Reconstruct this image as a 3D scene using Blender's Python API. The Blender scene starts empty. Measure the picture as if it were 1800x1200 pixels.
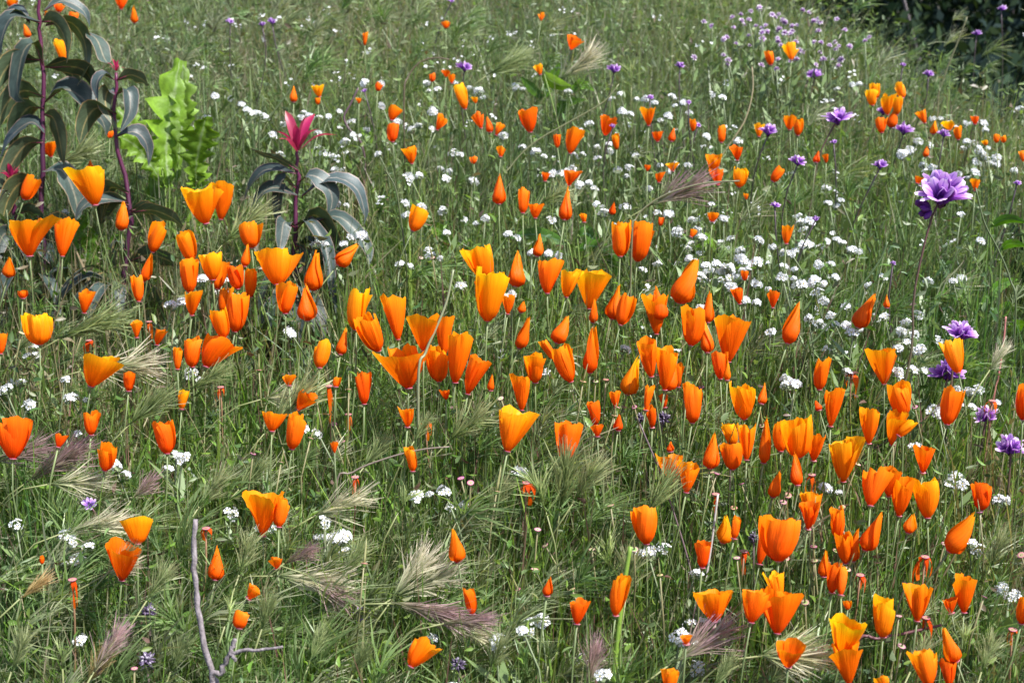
import bpy, math, random
import numpy as np
from mathutils import Vector, Matrix
R = math.radians
rng = np.random.default_rng(7)
random.seed(7)
scene = bpy.context.scene
COL = scene.collection

# ------------------------------------------------------------------ camera, world, sun, exposure
PITCH = R(14.0)
CAM = np.array([0.0, 0.0, 1.33])
FPX = 2500.0                                    # focal length in pixels of the 1800 px wide photograph
CX = np.array([1.0, 0.0, 0.0])
CU = np.array([0.0, math.sin(PITCH), math.cos(PITCH)])
CF = np.array([0.0, math.cos(PITCH), -math.sin(PITCH)])
cd = bpy.data.cameras.new('camera'); cam = bpy.data.objects.new('camera', cd); COL.objects.link(cam)
cam.location = CAM; cam.rotation_euler = (math.pi/2 - PITCH, 0, 0)
cd.lens = 50.0; cd.sensor_width = 36.0; cd.clip_start = 0.02; cd.clip_end = 600.0
cd.dof.use_dof = True; cd.dof.focus_distance = 1.75; cd.dof.aperture_fstop = 10.0
scene.camera = cam

SUN_EL, SUN_AZ = R(56), R(118)                  # azimuth clockwise from +Y (view direction): from the right, a little behind
world = bpy.data.worlds.new('World'); scene.world = world; world.use_nodes = True
nt = world.node_tree; nt.nodes.clear()
sky = nt.nodes.new('ShaderNodeTexSky'); sky.sky_type = 'NISHITA'; sky.sun_disc = False
sky.sun_elevation = SUN_EL; sky.sun_rotation = SUN_AZ; sky.dust_density = 1.5; sky.air_density = 1.0
bg = nt.nodes.new('ShaderNodeBackground'); bg.inputs['Strength'].default_value = 0.10
wo = nt.nodes.new('ShaderNodeOutputWorld')
nt.links.new(sky.outputs[0], bg.inputs[0]); nt.links.new(bg.outputs[0], wo.inputs[0])
sl = bpy.data.lights.new('sun', 'SUN'); sl.energy = 4.8; sl.angle = R(1.2); sl.color = (1.0, 0.97, 0.93)
so = bpy.data.objects.new('sun', sl); COL.objects.link(so)
sd = Vector((math.sin(SUN_AZ)*math.cos(SUN_EL), math.cos(SUN_AZ)*math.cos(SUN_EL), math.sin(SUN_EL)))
so.rotation_euler = sd.to_track_quat('Z', 'Y').to_euler(); so.location = (3, -2, 6)
scene.view_settings.view_transform = 'Standard'; scene.view_settings.look = 'None'
scene.view_settings.exposure = 1.1; scene.view_settings.gamma = 1.0
scene.render.engine = 'CYCLES'
scene.cycles.max_bounces = 5; scene.cycles.diffuse_bounces = 3; scene.cycles.transmission_bounces = 3; scene.cycles.glossy_bounces = 2
scene.cycles.use_denoising = True

# ------------------------------------------------------------------ helpers
def nrm(v):
    v = np.asarray(v, float); return v/ (np.linalg.norm(v) + 1e-12)

def crest(x, y):
    return 0.90*(x-1.10) + 0.43*(y-2.98) + 0.13

def terr(x, y):
    """ground height: a hillside rising away, with a crest that falls off beyond its far right shoulder"""
    x = np.asarray(x, float); y = np.asarray(y, float)
    yy = np.where(y < 7, y, 7 + 3.0*np.tanh((y-7)/3.0))
    z = 0.306*yy + 0.018*np.sin(2.3*x+0.7*y) + 0.014*np.sin(3.9*y-1.7*x+1.0) + 0.008*np.sin(9*x+2)*np.sin(8*y)
    s = np.maximum(crest(x, y), 0.0)
    drop = np.where(s < 0.5, 1.5*s*s, 0.375 + 1.5*(s-0.5))
    return z - np.minimum(drop, 2.2)

def pray(px, py):
    return CF + CX*((px-900)/FPX) + CU*((600-py)/FPX)

def hit(px, py, h=0.0):
    """the point where the ray of a photo pixel meets the surface h metres above the ground"""
    d = pray(px, py); t = 0.7; step = 0.02
    def f(t):
        p = CAM + d*t; return p[2] - float(terr(p[0], p[1])) - h
    while t < 4.2 and f(t) > 0: t += step
    if t >= 4.2: t = 3.3
    else:
        a, b = t-step, t
        for _ in range(18):
            m = (a+b)/2
            if f(m) > 0: a = m
            else: b = m
        t = (a+b)/2
    return CAM + d*t, t

def at_depth(px, py, t):
    return CAM + pray(px, py)*t

def ground_at(x, y):
    return np.array([x, y, float(terr(x, y))])

def mesh(name, verts, faces, mats, uv=None, tint=None, smooth=True, fmat=None):
    """one mesh from arrays; uv and tint are per vertex"""
    me = bpy.data.meshes.new(name)
    verts = np.asarray(verts, np.float32)
    if isinstance(faces, np.ndarray) and faces.ndim == 2:
        nf, k = faces.shape
        me.vertices.add(len(verts)); me.vertices.foreach_set('co', verts.ravel())
        me.loops.add(nf*k); me.loops.foreach_set('vertex_index', faces.astype(np.int32).ravel())
        me.polygons.add(nf); me.polygons.foreach_set('loop_start', np.arange(0, nf*k, k, dtype=np.int32))
        me.update(calc_edges=True)
    else:
        me.from_pydata([tuple(map(float, v)) for v in verts], [], faces); me.update()
    if uv is not None:
        l = me.uv_layers.new(name='UVMap')
        idx = np.empty(len(me.loops), np.int32); me.loops.foreach_get('vertex_index', idx)
        l.data.foreach_set('uv', np.asarray(uv, np.float32)[idx].ravel())
    if tint is not None:
        a = me.color_attributes.new('tint', 'FLOAT_COLOR', 'POINT')
        t = np.ones((len(verts), 4), np.float32); t[:, :3] = tint
        a.data.foreach_set('color', t.ravel())
    for m in (mats if isinstance(mats, (list, tuple)) else [mats]): me.materials.append(m)
    if smooth: me.polygons.foreach_set('use_smooth', np.ones(len(me.polygons), bool))
    if fmat is not None: me.polygons.foreach_set('material_index', np.asarray(fmat, np.int32))
    return me

def obj(name, data, parent=None):
    o = bpy.data.objects.new(name, data); COL.objects.link(o)
    if parent is not None: o.parent = parent
    return o

def tag(o, label=None, cat=None, group=None, kind=None):
    if label: o['label'] = label
    if cat: o['category'] = cat
    if group: o['group'] = group
    if kind: o['kind'] = kind
    return o

def thing(name, loc, cat, group=None, label=None):
    o = obj(name, None); o.location = tuple(map(float, loc)); o.empty_display_size = 0.02
    return tag(o, label, cat, group)

class Acc:
    """collects pieces of geometry that become one mesh"""
    def __init__(s): s.v = []; s.f = []; s.uv = []; s.t = []; s.m = []; s.n = 0
    def add(s, v, f, uv=None, tint=(1, 1, 1), m=0):
        v = np.asarray(v, float); k = len(v)
        s.v.append(v); s.f += [tuple(int(i)+s.n for i in q) for q in f]
        s.uv.append(np.zeros((k, 2)) if uv is None else np.asarray(uv, float))
        t = np.asarray(tint, float); s.t.append(np.tile(t, (k, 1)) if t.ndim == 1 else t)
        s.m += [m]*len(f); s.n += k
    def mesh(s, name, mats, smooth=True):
        return mesh(name, np.vstack(s.v), s.f, mats, np.vstack(s.uv), np.vstack(s.t), smooth, s.m)

def spline(P, n):
    """smooth curve through points"""
    P = np.asarray(P, float)
    if len(P) == 2: return P[0] + (P[1]-P[0])*np.linspace(0, 1, n)[:, None]
    Q = np.vstack([2*P[0]-P[1], P, 2*P[-1]-P[-2]])
    out = []; m = len(P)-1
    for g in np.linspace(0, m-1e-6, n):
        i = int(g); t = g-i; a, b, c, d = Q[i:i+4]
        out.append(0.5*((2*b)+(-a+c)*t+(2*a-5*b+4*c-d)*t*t+(-a+3*b-3*c+d)*t**3))
    return np.array(out)

def tube(P, rad, sides=6):
    P = np.asarray(P, float); n = len(P)
    rad = np.broadcast_to(np.asarray(rad, float), (n,)) if np.ndim(rad) else np.full(n, rad)
    T = np.gradient(P, axis=0); T /= np.linalg.norm(T, axis=1)[:, None]+1e-12
    a = np.array([0.31, 0.94, 0.13]) if abs(T[0][1]) < 0.8 else np.array([1.0, 0, 0])
    ang = np.linspace(0, 2*math.pi, sides, endpoint=False)
    V = []
    for i in range(n):
        u = nrm(np.cross(T[i], a)); w = np.cross(T[i], u)
        V.append(P[i] + rad[i]*(np.cos(ang)[:, None]*u + np.sin(ang)[:, None]*w))
    V = np.vstack(V); F = []
    for i in range(n-1):
        for k in range(sides):
            k2 = (k+1) % sides; F.append((i*sides+k, i*sides+k2, (i+1)*sides+k2, (i+1)*sides+k))
    F.append(tuple(range((n-1)*sides, n*sides))); F.append(tuple(reversed(range(sides))))
    uv = np.array([(k/sides, i/(n-1)) for i in range(n) for k in range(sides)])
    return V, F, uv

def grid_faces(nu, nv):
    return [(j*nu+i, j*nu+i+1, (j+1)*nu+i+1, (j+1)*nu+i) for j in range(nv-1) for i in range(nu-1)]

def frame(z, roll=0.0):
    """rotation whose local z axis points along z"""
    z = nrm(z); a = np.array([1.0, 0, 0]) if abs(z[0]) < 0.9 else np.array([0, 1.0, 0])
    x = nrm(np.cross(a, z)); y = np.cross(z, x)
    c, s = math.cos(roll), math.sin(roll)
    return Matrix(np.column_stack([c*x+s*y, -s*x+c*y, z]).tolist())

# ------------------------------------------------------------------ materials
def new_mat(name):
    m = bpy.data.materials.new(name); m.use_nodes = True
    t = m.node_tree; t.nodes.clear(); return m, t, t.nodes, t.links

def leafy(name, color_socket_fn, trans=0.4, trans_gain=(1.1, 1.15, 0.6), rough=0.5, spec=0.35, bump=0.0, sheen=0.0):
    """thin plant tissue: a glossy diffuse surface mixed with light coming through"""
    m, t, N, L = new_mat(name)
    c = color_socket_fn(t, N, L)
    p = N.new('ShaderNodeBsdfPrincipled'); p.inputs['Roughness'].default_value = rough
    p.inputs['Specular IOR Level'].default_value = spec
    L.new(c, p.inputs['Base Color'])
    if sheen: p.inputs['Sheen Weight'].default_value = sheen
    if bump:
        nz = N.new('ShaderNodeTexNoise'); nz.inputs['Scale'].default_value = 350
        tc = N.new('ShaderNodeTexCoord'); L.new(tc.outputs['Object'], nz.inputs['Vector'])
        b = N.new('ShaderNodeBump'); b.inputs['Strength'].default_value = bump; b.inputs['Distance'].default_value = 0.002
        L.new(nz.outputs[0], b.inputs['Height']); L.new(b.outputs[0], p.inputs['Normal'])
    tr = N.new('ShaderNodeBsdfTranslucent')
    g = N.new('ShaderNodeMix'); g.data_type = 'RGBA'; g.blend_type = 'MULTIPLY'; g.inputs[0].default_value = 1.0
    L.new(c, g.inputs[6]); g.inputs[7].default_value = (*trans_gain, 1); L.new(g.outputs[2], tr.inputs[0])
    mx = N.new('ShaderNodeMixShader'); mx.inputs[0].default_value = trans
    L.new(p.outputs[0], mx.inputs[1]); L.new(tr.outputs[0], mx.inputs[2])
    o = N.new('ShaderNodeOutputMaterial'); L.new(mx.outputs[0], o.inputs[0])
    return m

def ramp(N, L, fac, stops):
    r = N.new('ShaderNodeValToRGB'); e = r.color_ramp.elements
    while len(e) < len(stops): e.new(0.5)
    for el, (p, c) in zip(e, stops): el.position = p; el.color = (*c, 1)
    L.new(fac, r.inputs[0]); return r.outputs[0]

def mul(N, L, a, b, f=1.0):
    g = N.new('ShaderNodeMix'); g.data_type = 'RGBA'; g.blend_type = 'MULTIPLY'; g.inputs[0].default_value = f
    L.new(a, g.inputs[6])
    if isinstance(b, tuple): g.inputs[7].default_value = (*b, 1)
    else: L.new(b, g.inputs[7])
    return g.outputs[2]

def noise_val(N, L, vec, scale, lo, hi, detail=2.0):
    nz = N.new('ShaderNodeTexNoise'); nz.inputs['Scale'].default_value = scale; nz.inputs['Detail'].default_value = detail
    L.new(vec, nz.inputs['Vector'])
    mr = N.new('ShaderNodeMapRange'); mr.inputs[1].default_value = 0.3; mr.inputs[2].default_value = 0.7
    mr.inputs[3].default_value = lo; mr.inputs[4].default_value = hi
    L.new(nz.outputs[0], mr.inputs[0]); return mr.outputs[0]

def petal_color(t, N, L):
    uv = N.new('ShaderNodeUVMap'); uv.uv_map = 'UVMap'
    sx = N.new('ShaderNodeSeparateXYZ'); L.new(uv.outputs[0], sx.inputs[0])
    base = ramp(N, L, sx.outputs[1], [(0.0, (0.72, 0.058, 0.002)), (0.2, (0.86, 0.125, 0.002)), (0.7, (0.92, 0.185, 0.003)), (1.0, (0.96, 0.30, 0.006))])
    mp = N.new('ShaderNodeMapping'); mp.inputs['Scale'].default_value = (17, 1.6, 1); L.new(uv.outputs[0], mp.inputs[0])
    oi = N.new('ShaderNodeObjectInfo')
    ad = N.new('ShaderNodeVectorMath'); ad.operation = 'ADD'; L.new(mp.outputs[0], ad.inputs[0]); L.new(oi.outputs['Location'], ad.inputs[1])
    st = noise_val(N, L, ad.outputs[0], 1.0, 0.86, 1.07)
    c = mul(N, L, base, oi.outputs['Color'])
    cc = N.new('ShaderNodeCombineColor')
    for i in range(3): L.new(st, cc.inputs[i])
    return mul(N, L, c, cc.outputs[0])
def _petal_bump(m):
    N, L = m.node_tree.nodes, m.node_tree.links; uv = N.new('ShaderNodeUVMap'); uv.uv_map = 'UVMap'; oi = N.new('ShaderNodeObjectInfo')
    mp = N.new('ShaderNodeMapping'); mp.inputs['Scale'].default_value = (22, 2.2, 1); L.new(uv.outputs[0], mp.inputs[0])
    ad = N.new('ShaderNodeVectorMath'); L.new(mp.outputs[0], ad.inputs[0]); L.new(oi.outputs['Location'], ad.inputs[1])
    nz = N.new('ShaderNodeTexNoise'); nz.inputs['Scale'].default_value = 1.0; nz.inputs['Detail'].default_value = 3; L.new(ad.outputs[0], nz.inputs['Vector'])
    b = N.new('ShaderNodeBump'); b.inputs['Strength'].default_value = .55; b.inputs['Distance'].default_value = .0016; L.new(nz.outputs[0], b.inputs['Height'])
    for n in N:
        if n.type in ('BSDF_PRINCIPLED', 'BSDF_TRANSLUCENT'): L.new(b.outputs[0], n.inputs['Normal'])
M_PETAL = leafy('poppy_petal', petal_color, trans=0.42, trans_gain=(1.06, 1.5, 1.0), rough=0.45, spec=0.14)
_petal_bump(M_PETAL)

def tint_color(t, N, L):
    a = N.new('ShaderNodeVertexColor'); a.layer_name = 'tint'; return a.outputs[0]
def tint_obj_color(t, N, L):
    a = N.new('ShaderNodeVertexColor'); a.layer_name = 'tint'
    oi = N.new('ShaderNodeObjectInfo'); return mul(N, L, a.outputs[0], oi.outputs['Color'])
M_GRASS = leafy('grass_blade', tint_color, trans=0.38, trans_gain=(1.15, 1.2, 0.5), rough=0.42, spec=0.42)
M_BUSH = leafy('dark_bush_leaf', tint_color, trans=0.25, rough=0.75, spec=0.08)
M_AWN = leafy('foxtail_awn', tint_obj_color, trans=0.45, trans_gain=(1.1, 1.1, 0.9), rough=0.40, spec=0.45)
M_WHITE = leafy('white_petal', tint_obj_color, trans=0.25, trans_gain=(1, 1, 1), rough=0.55, spec=0.2)
M_STEM = leafy('green_stem', tint_obj_color, trans=0.12, rough=0.45, spec=0.4)

def lilac_color(t, N, L):
    uv = N.new('ShaderNodeUVMap'); uv.uv_map = 'UVMap'
    sx = N.new('ShaderNodeSeparateXYZ'); L.new(uv.outputs[0], sx.inputs[0])
    base = ramp(N, L, sx.outputs[1], [(0.0, (0.11, 0.018, 0.26)), (0.3, (0.26, 0.070, 0.43)), (0.6, (0.41, 0.18, 0.56)), (0.88, (0.66, 0.46, 0.76)), (1.0, (0.84, 0.70, 0.86))])
    # darker vein along the middle of the petal
    ab = N.new('ShaderNodeMath'); ab.operation = 'ABSOLUTE'
    sb = N.new('ShaderNodeMath'); sb.operation = 'SUBTRACT'; sb.inputs[1].default_value = 0.5
    L.new(sx.outputs[0], sb.inputs[0]); L.new(sb.outputs[0], ab.inputs[0])
    vein = ramp(N, L, ab.outputs[0], [(0.0, (0.55, 0.42, 0.78)), (0.12, (1, 1, 1))])
    oi = N.new('ShaderNodeObjectInfo')
    return mul(N, L, mul(N, L, base, vein), oi.outputs['Color'])
M_LILAC = leafy('purple_petal', lilac_color, trans=0.30, trans_gain=(1.1, 0.9, 1.1), rough=0.5, spec=0.25)

def sumac_color(t, N, L):
    uv = N.new('ShaderNodeUVMap'); uv.uv_map = 'UVMap'
    sx = N.new('ShaderNodeSeparateXYZ'); L.new(uv.outputs[0], sx.inputs[0])
    sb = N.new('ShaderNodeMath'); sb.operation = 'SUBTRACT'; sb.inputs[1].default_value = 0.5; L.new(sx.outputs[0], sb.inputs[0])
    ab = N.new('ShaderNodeMath'); ab.operation = 'ABSOLUTE'; L.new(sb.outputs[0], ab.inputs[0])
    c = ramp(N, L, ab.outputs[0], [(0.0, (0.14, 0.125, 0.09)), (0.03, (0.11, 0.11, 0.08)), (0.06, (0.036, 0.054, 0.044)), (0.44, (0.032, 0.050, 0.043)), (0.47, (0.15, 0.12, 0.085)), (0.5, (0.19, 0.13, 0.10))])
    # slanting side veins
    mu = N.new('ShaderNodeMath'); mu.operation = 'MULTIPLY'; mu.inputs[1].default_value = 55; L.new(sx.outputs[1], mu.inputs[0])
    m2 = N.new('ShaderNodeMath'); m2.operation = 'MULTIPLY'; m2.inputs[1].default_value = -30; L.new(ab.outputs[0], m2.inputs[0])
    ad = N.new('ShaderNodeMath'); ad.operation = 'ADD'; L.new(mu.outputs[0], ad.inputs[0]); L.new(m2.outputs[0], ad.inputs[1])
    si = N.new('ShaderNodeMath'); si.operation = 'SINE'; L.new(ad.outputs[0], si.inputs[0])
    mr = N.new('ShaderNodeMapRange'); mr.inputs[1].default_value = 0.5; mr.inputs[2].default_value = 1; mr.inputs[3].default_value = 1.0; mr.inputs[4].default_value = 1.22
    L.new(si.outputs[0], mr.inputs[0])
    tc = N.new('ShaderNodeTexCoord'); nv = noise_val(N, L, tc.outputs['Object'], 60, 0.78, 1.25)
    pr = N.new('ShaderNodeMath'); pr.operation = 'MULTIPLY'; L.new(mr.outputs[0], pr.inputs[0]); L.new(nv, pr.inputs[1])
    cc = N.new('ShaderNodeCombineColor')
    for i in range(3): L.new(pr.outputs[0], cc.inputs[i])
    ge = N.new('ShaderNodeNewGeometry'); mx = N.new('ShaderNodeMix'); mx.data_type = 'RGBA'; L.new(ge.outputs['Backfacing'], mx.inputs[0])
    L.new(c, mx.inputs[6]); L.new(mul(N, L, c, (1.5, 1.4, .75)), mx.inputs[7])
    oi = N.new('ShaderNodeObjectInfo')
    return mul(N, L, mul(N, L, mx.outputs[2], cc.outputs[0]), oi.outputs['Color'])
M_SUMAC = leafy('grey_green_leaf', sumac_color, trans=0.10, trans_gain=(1.1, 1.3, 0.5), rough=0.46, spec=0.34, bump=0.15)

def lettuce_color(t, N, L):
    uv = N.new('ShaderNodeUVMap'); uv.uv_map = 'UVMap'
    sx = N.new('ShaderNodeSeparateXYZ'); L.new(uv.outputs[0], sx.inputs[0])
    sb = N.new('ShaderNodeMath'); sb.operation = 'SUBTRACT'; sb.inputs[1].default_value = 0.5; L.new(sx.outputs[0], sb.inputs[0])
    ab = N.new('ShaderNodeMath'); ab.operation = 'ABSOLUTE'; L.new(sb.outputs[0], ab.inputs[0])
    c = ramp(N, L, ab.outputs[0], [(0.0, (0.26, 0.36, 0.16)), (0.04, (0.22, 0.34, 0.08)), (0.07, (0.14, 0.26, 0.022)), (0.5, (0.20, 0.35, 0.03))])
    tc = N.new('ShaderNodeTexCoord'); nv = noise_val(N, L, tc.outputs['Object'], 70, 0.6, 1.2, 5)
    cc = N.new('ShaderNodeCombineColor')
    for i in range(3): L.new(nv, cc.inputs[i])
    oi = N.new('ShaderNodeObjectInfo')
    return mul(N, L, mul(N, L, c, cc.outputs[0]), oi.outputs['Color'])
M_LETTUCE = leafy('lime_leaf', lettuce_color, trans=0.45, trans_gain=(1.2, 1.2, 0.4), rough=0.45, spec=0.35, bump=0.3)

def bark_color(t, N, L):
    tc = N.new('ShaderNodeTexCoord'); mp = N.new('ShaderNodeMapping'); mp.inputs['Scale'].default_value = (300, 300, 60)
    L.new(tc.outputs['Object'], mp.inputs[0])
    nz = N.new('ShaderNodeTexNoise'); nz.inputs['Scale'].default_value = 1; nz.inputs['Detail'].default_value = 4; L.new(mp.outputs[0], nz.inputs['Vector'])
    c = ramp(N, L, nz.outputs[0], [(0.3, (0.10, 0.085, 0.09)), (0.6, (0.23, 0.20, 0.21)), (0.75, (0.36, 0.33, 0.33))])
    oi = N.new('ShaderNodeObjectInfo'); return mul(N, L, c, oi.outputs['Color'])
M_BARK = leafy('dry_twig_bark', bark_color, trans=0.0, rough=0.8, spec=0.2, bump=0.5)

def ground_mat():
    m, t, N, L = new_mat('meadow_soil')
    tc = N.new('ShaderNodeTexCoord')
    n1 = N.new('ShaderNodeTexNoise'); n1.inputs['Scale'].default_value = 9; n1.inputs['Detail'].default_value = 8; L.new(tc.outputs['Object'], n1.inputs['Vector'])
    c = ramp(N, L, n1.outputs[0], [(0.3, (0.020, 0.017, 0.012)), (0.5, (0.036, 0.032, 0.018)), (0.65, (0.055, 0.055, 0.026)), (0.8, (0.12, 0.095, 0.06))])
    n2 = N.new('ShaderNodeTexNoise'); n2.inputs['Scale'].default_value = 120; n2.inputs['Detail'].default_value = 6; L.new(tc.outputs['Object'], n2.inputs['Vector'])
    b = N.new('ShaderNodeBump'); b.inputs['Strength'].default_value = 0.9; b.inputs['Distance'].default_value = 0.01; L.new(n2.outputs[0], b.inputs['Height'])
    p = N.new('ShaderNodeBsdfPrincipled'); p.inputs['Roughness'].default_value = 0.95; L.new(c, p.inputs['Base Color']); L.new(b.outputs[0], p.inputs['Normal'])
    o = N.new('ShaderNodeOutputMaterial'); L.new(p.outputs[0], o.inputs[0]); return m
M_SOIL = ground_mat()

# ------------------------------------------------------------------ the ground
def axis(lo, hi, fine_lo, fine_hi, step, far_step):
    a = list(np.arange(fine_lo, fine_hi+1e-6, step)); x = fine_hi; s = step
    while x < hi: s = min(s*1.35, far_step); x += s; a.append(x)
    x = fine_lo; s = step; b = []
    while x > lo: s = min(s*1.35, far_step); x -= s; b.append(x)
    return np.array(b[::-1]+a)
gx = axis(-250, 250, -2.5, 3.0, 0.05, 20); gy = axis(-150, 300, -0.5, 5.0, 0.05, 20)
X, Y = np.meshgrid(gx, gy); Z = terr(X, Y)
V = np.column_stack([X.ravel(), Y.ravel(), Z.ravel()]); nx, ny = len(gx), len(gy)
i, j = np.meshgrid(np.arange(nx-1), np.arange(ny-1)); q = (j*nx+i).ravel()
gm = mesh('ground', V, np.column_stack([q, q+1, q+1+nx, q+nx]), M_SOIL)
tag(obj('ground', gm), 'rising hillside soil under the meadow', 'ground', kind='structure')

# ------------------------------------------------------------------ grass: masses nobody could count
def frust_ok(x, y, margin):
    half = 0.37*np.maximum(y, 0.5) + margin
    return np.abs(x) < half

def scatter(n, y0, y1, margin, power=1.0, keep=None):
    """points over the seen slope, denser close by (equal per picture area as power grows)"""
    xs = []; ys = []; k = 0
    while k < n:
        u = rng.random(n*2)
        y = (y0**(1-power) + u*(y1**(1-power)-y0**(1-power)))**(1/(1-power)) if power != 1 else y0*(y1/y0)**u
        x = (rng.random(n*2)*2-1)*(0.37*y1+margin)
        ok = frust_ok(x, y, margin) & (crest(x, y) < 0.6)
        if keep is not None: ok &= keep(x, y)
        xs.append(x[ok]); ys.append(y[ok]); k += ok.sum()
    return np.concatenate(xs)[:n], np.concatenate(ys)[:n]

def to_px(P):
    d = P-CAM; t = d@CF
    return 900+FPX*(d@CX)/t, 600-FPX*(d@CU)/t, t

def blades(n, xy, length, width, lean, bend, heading, tints, segs=4, lift=0.0, z0=None):
    """n grass blades as tapering bent ribbons; returns verts, quads (last one degenerate-free tri as quad strip end), tint"""
    x, y = xy
    root = np.column_stack([x, y, terr(x, y)-0.004+lift if z0 is None else z0])
    s = np.linspace(0, 1, segs+1)[None, :]
    hd = np.stack([np.cos(heading), np.sin(heading)], 1)
    hor = length[:, None]*(lean[:, None]*s + bend[:, None]*s*s)
    ver = length[:, None]*(s*np.sqrt(np.maximum(1-lean**2, 0.1))[:, None] - 0.45*np.abs(bend)[:, None]*s*s)
    c = np.zeros((n, segs+1, 3))
    c[:, :, 0] = root[:, 0:1] + hor*hd[:, 0:1]; c[:, :, 1] = root[:, 1:2] + hor*hd[:, 1:2]; c[:, :, 2] = root[:, 2:3] + ver
    tw = rng.uniform(-1.3, 1.3, n)
    sx = np.stack([np.cos(heading+math.pi/2+tw), np.sin(heading+math.pi/2+tw), np.zeros(n)], 1)
    w = width[:, None]*np.array([0.7, 1.0, 0.85, 0.55, 0.06, 0.03][:segs+1] if segs == 4 else np.linspace(1, 0.06, segs+1))[None, :]
    a = c - 0.5*w[:, :, None]*sx[:, None, :]; b = c + 0.5*w[:, :, None]*sx[:, None, :]
    V = np.stack([a, b], 2).reshape(n, -1, 3)
    k = 2*(segs+1)
    f = np.array([[2*i, 2*i+1, 2*i+3, 2*i+2] for i in range(segs)])
    F = (np.arange(n)*k)[:, None, None] + f[None]
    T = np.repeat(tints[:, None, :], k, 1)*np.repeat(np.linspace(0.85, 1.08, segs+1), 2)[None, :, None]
    return V.reshape(-1, 3), F.reshape(-1, 4), T.reshape(-1, 3)

PAL = np.array([[0.085, 0.150, 0.026], [0.115, 0.185, 0.034], [0.065, 0.118, 0.030], [0.150, 0.200, 0.080],
                [0.180, 0.205, 0.100], [0.052, 0.098, 0.032], [0.165, 0.240, 0.040], [0.36, 0.31, 0.20], [0.17, 0.09, 0.075]])
def patch(x, y, f, ph):
    return np.sin(f*x+ph+1.7*np.sin(f*.7*y+ph*2)) * np.sin(f*.9*y-ph+1.3*np.sin(f*.8*x+ph))
def tints(n, w, xy=None):
    w = np.asarray(w, float); k = rng.choice(len(PAL), n, p=w/w.sum())
    t = PAL[k]*rng.uniform(0.6, 1.4, (n, 1))*np.array([1.02, 1.12, 1.12])
    if xy is not None:                                   # drifts of yellower, drier and bluer growth
        a = patch(*xy, 4.2, .4)[:, None]; b = patch(*xy, 7.5, 2.1)[:, None]
        t = t*(1 + .22*a*np.array([1.1, .8, .3]) + .18*b*np.array([.9, .5, .8]))
        dry = (patch(*xy, 2.6, 4.0) > .55) & (rng.random(n) < .38); t[dry] = np.array([.30, .25, .15])*rng.uniform(.6, 1.2, (dry.sum(), 1))
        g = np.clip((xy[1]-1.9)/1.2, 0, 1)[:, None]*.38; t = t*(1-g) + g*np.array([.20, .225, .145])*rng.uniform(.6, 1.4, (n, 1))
    return t*rng.uniform(0.93, 1.07, (n, 3))

def thin(x, y):
    px, py, t = to_px(np.column_stack([x, y, terr(x, y)+.12]))
    e = np.exp(-((px-330)/330)**2-((py-640)/80)**2) + .7*np.exp(-((px-1000)/170)**2-((py-560)/60)**2) + .9*np.exp(-((px-1800)/70)**2-((py-650)/90)**2)
    return rng.random(len(x)) > .90*np.minimum(e*1.15, 1)
def grass_mass(name, label, n, y0, y1, margin, power, L, W, lean, bend, wind, w, segs=4, keep=None):
    x, y = scatter(n, y0, y1, margin, power, keep or thin)
    ln = rng.uniform(*L, n)*rng.uniform(0.75, 1.0, n); wd = rng.uniform(*W, n)
    le = np.abs(rng.normal(0, lean, n)).clip(0, 0.85); be = rng.normal(0.05, bend, n).clip(-0.3, 0.75)
    hd = np.where(rng.random(n) < wind, rng.normal(0.1, 0.6, n), rng.uniform(0, 2*math.pi, n))
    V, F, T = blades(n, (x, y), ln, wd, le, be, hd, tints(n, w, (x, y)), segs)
    o = obj(name, mesh(name, V, F, M_GRASS, tint=T)); tag(o, label, 'grass', kind='stuff'); return o

import time; _t = time.time()
# long blades standing between the poppies, and the shorter, finer, greyer growth higher up the slope
grass_mass('meadow_grass', 'long green grass blades filling the poppy slope', 62000, 0.95, 3.0, 0.5, 1.9, (0.18, 0.33), (0.0014, 0.0046), 0.17, 0.22, 0.45, [4, 5, 4, 6, 6, 2, 4, 2.2, 2.2])
grass_mass('broad_grass', 'wide bright green grass blades between the poppy stems', 7500, 0.95, 3.2, 0.4, 1.7, (0.18, 0.32), (0.004, 0.0078), 0.22, 0.30, 0.5, [4, 6, 2, 2, 1, 1, 6, 0, 0.2], segs=4)
grass_mass('fine_grass', 'fine pale green grass thatch between the stems', 70000, 0.95, 5.5, 0.6, 1.5, (0.12, 0.29), (0.0006, 0.0016), 0.50, 0.30, 0.35, [3, 3, 2, 6, 7, 1.5, 2, 3.2, 3.0])
grass_mass('brown_stalk_grass', 'thin reddish brown dry stems among the grass', 7000, 0.95, 3.6, 0.4, 1.6, (0.16, 0.30), (0.0009, 0.0017), 0.30, 0.16, 0.3, [0, 0, 0, 0, 0, 0, 0, 3, 9])
grass_mass('upper_slope_grass', 'soft grey green grass covering the upper slope', 52000, 2.2, 6.5, 0.8, 1.3, (0.17, 0.31), (0.0012, 0.0036), 0.48, 0.40, 0.3, [3, 3, 3, 6, 7, 1.5, 3, 2.8, 1.8])

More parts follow.
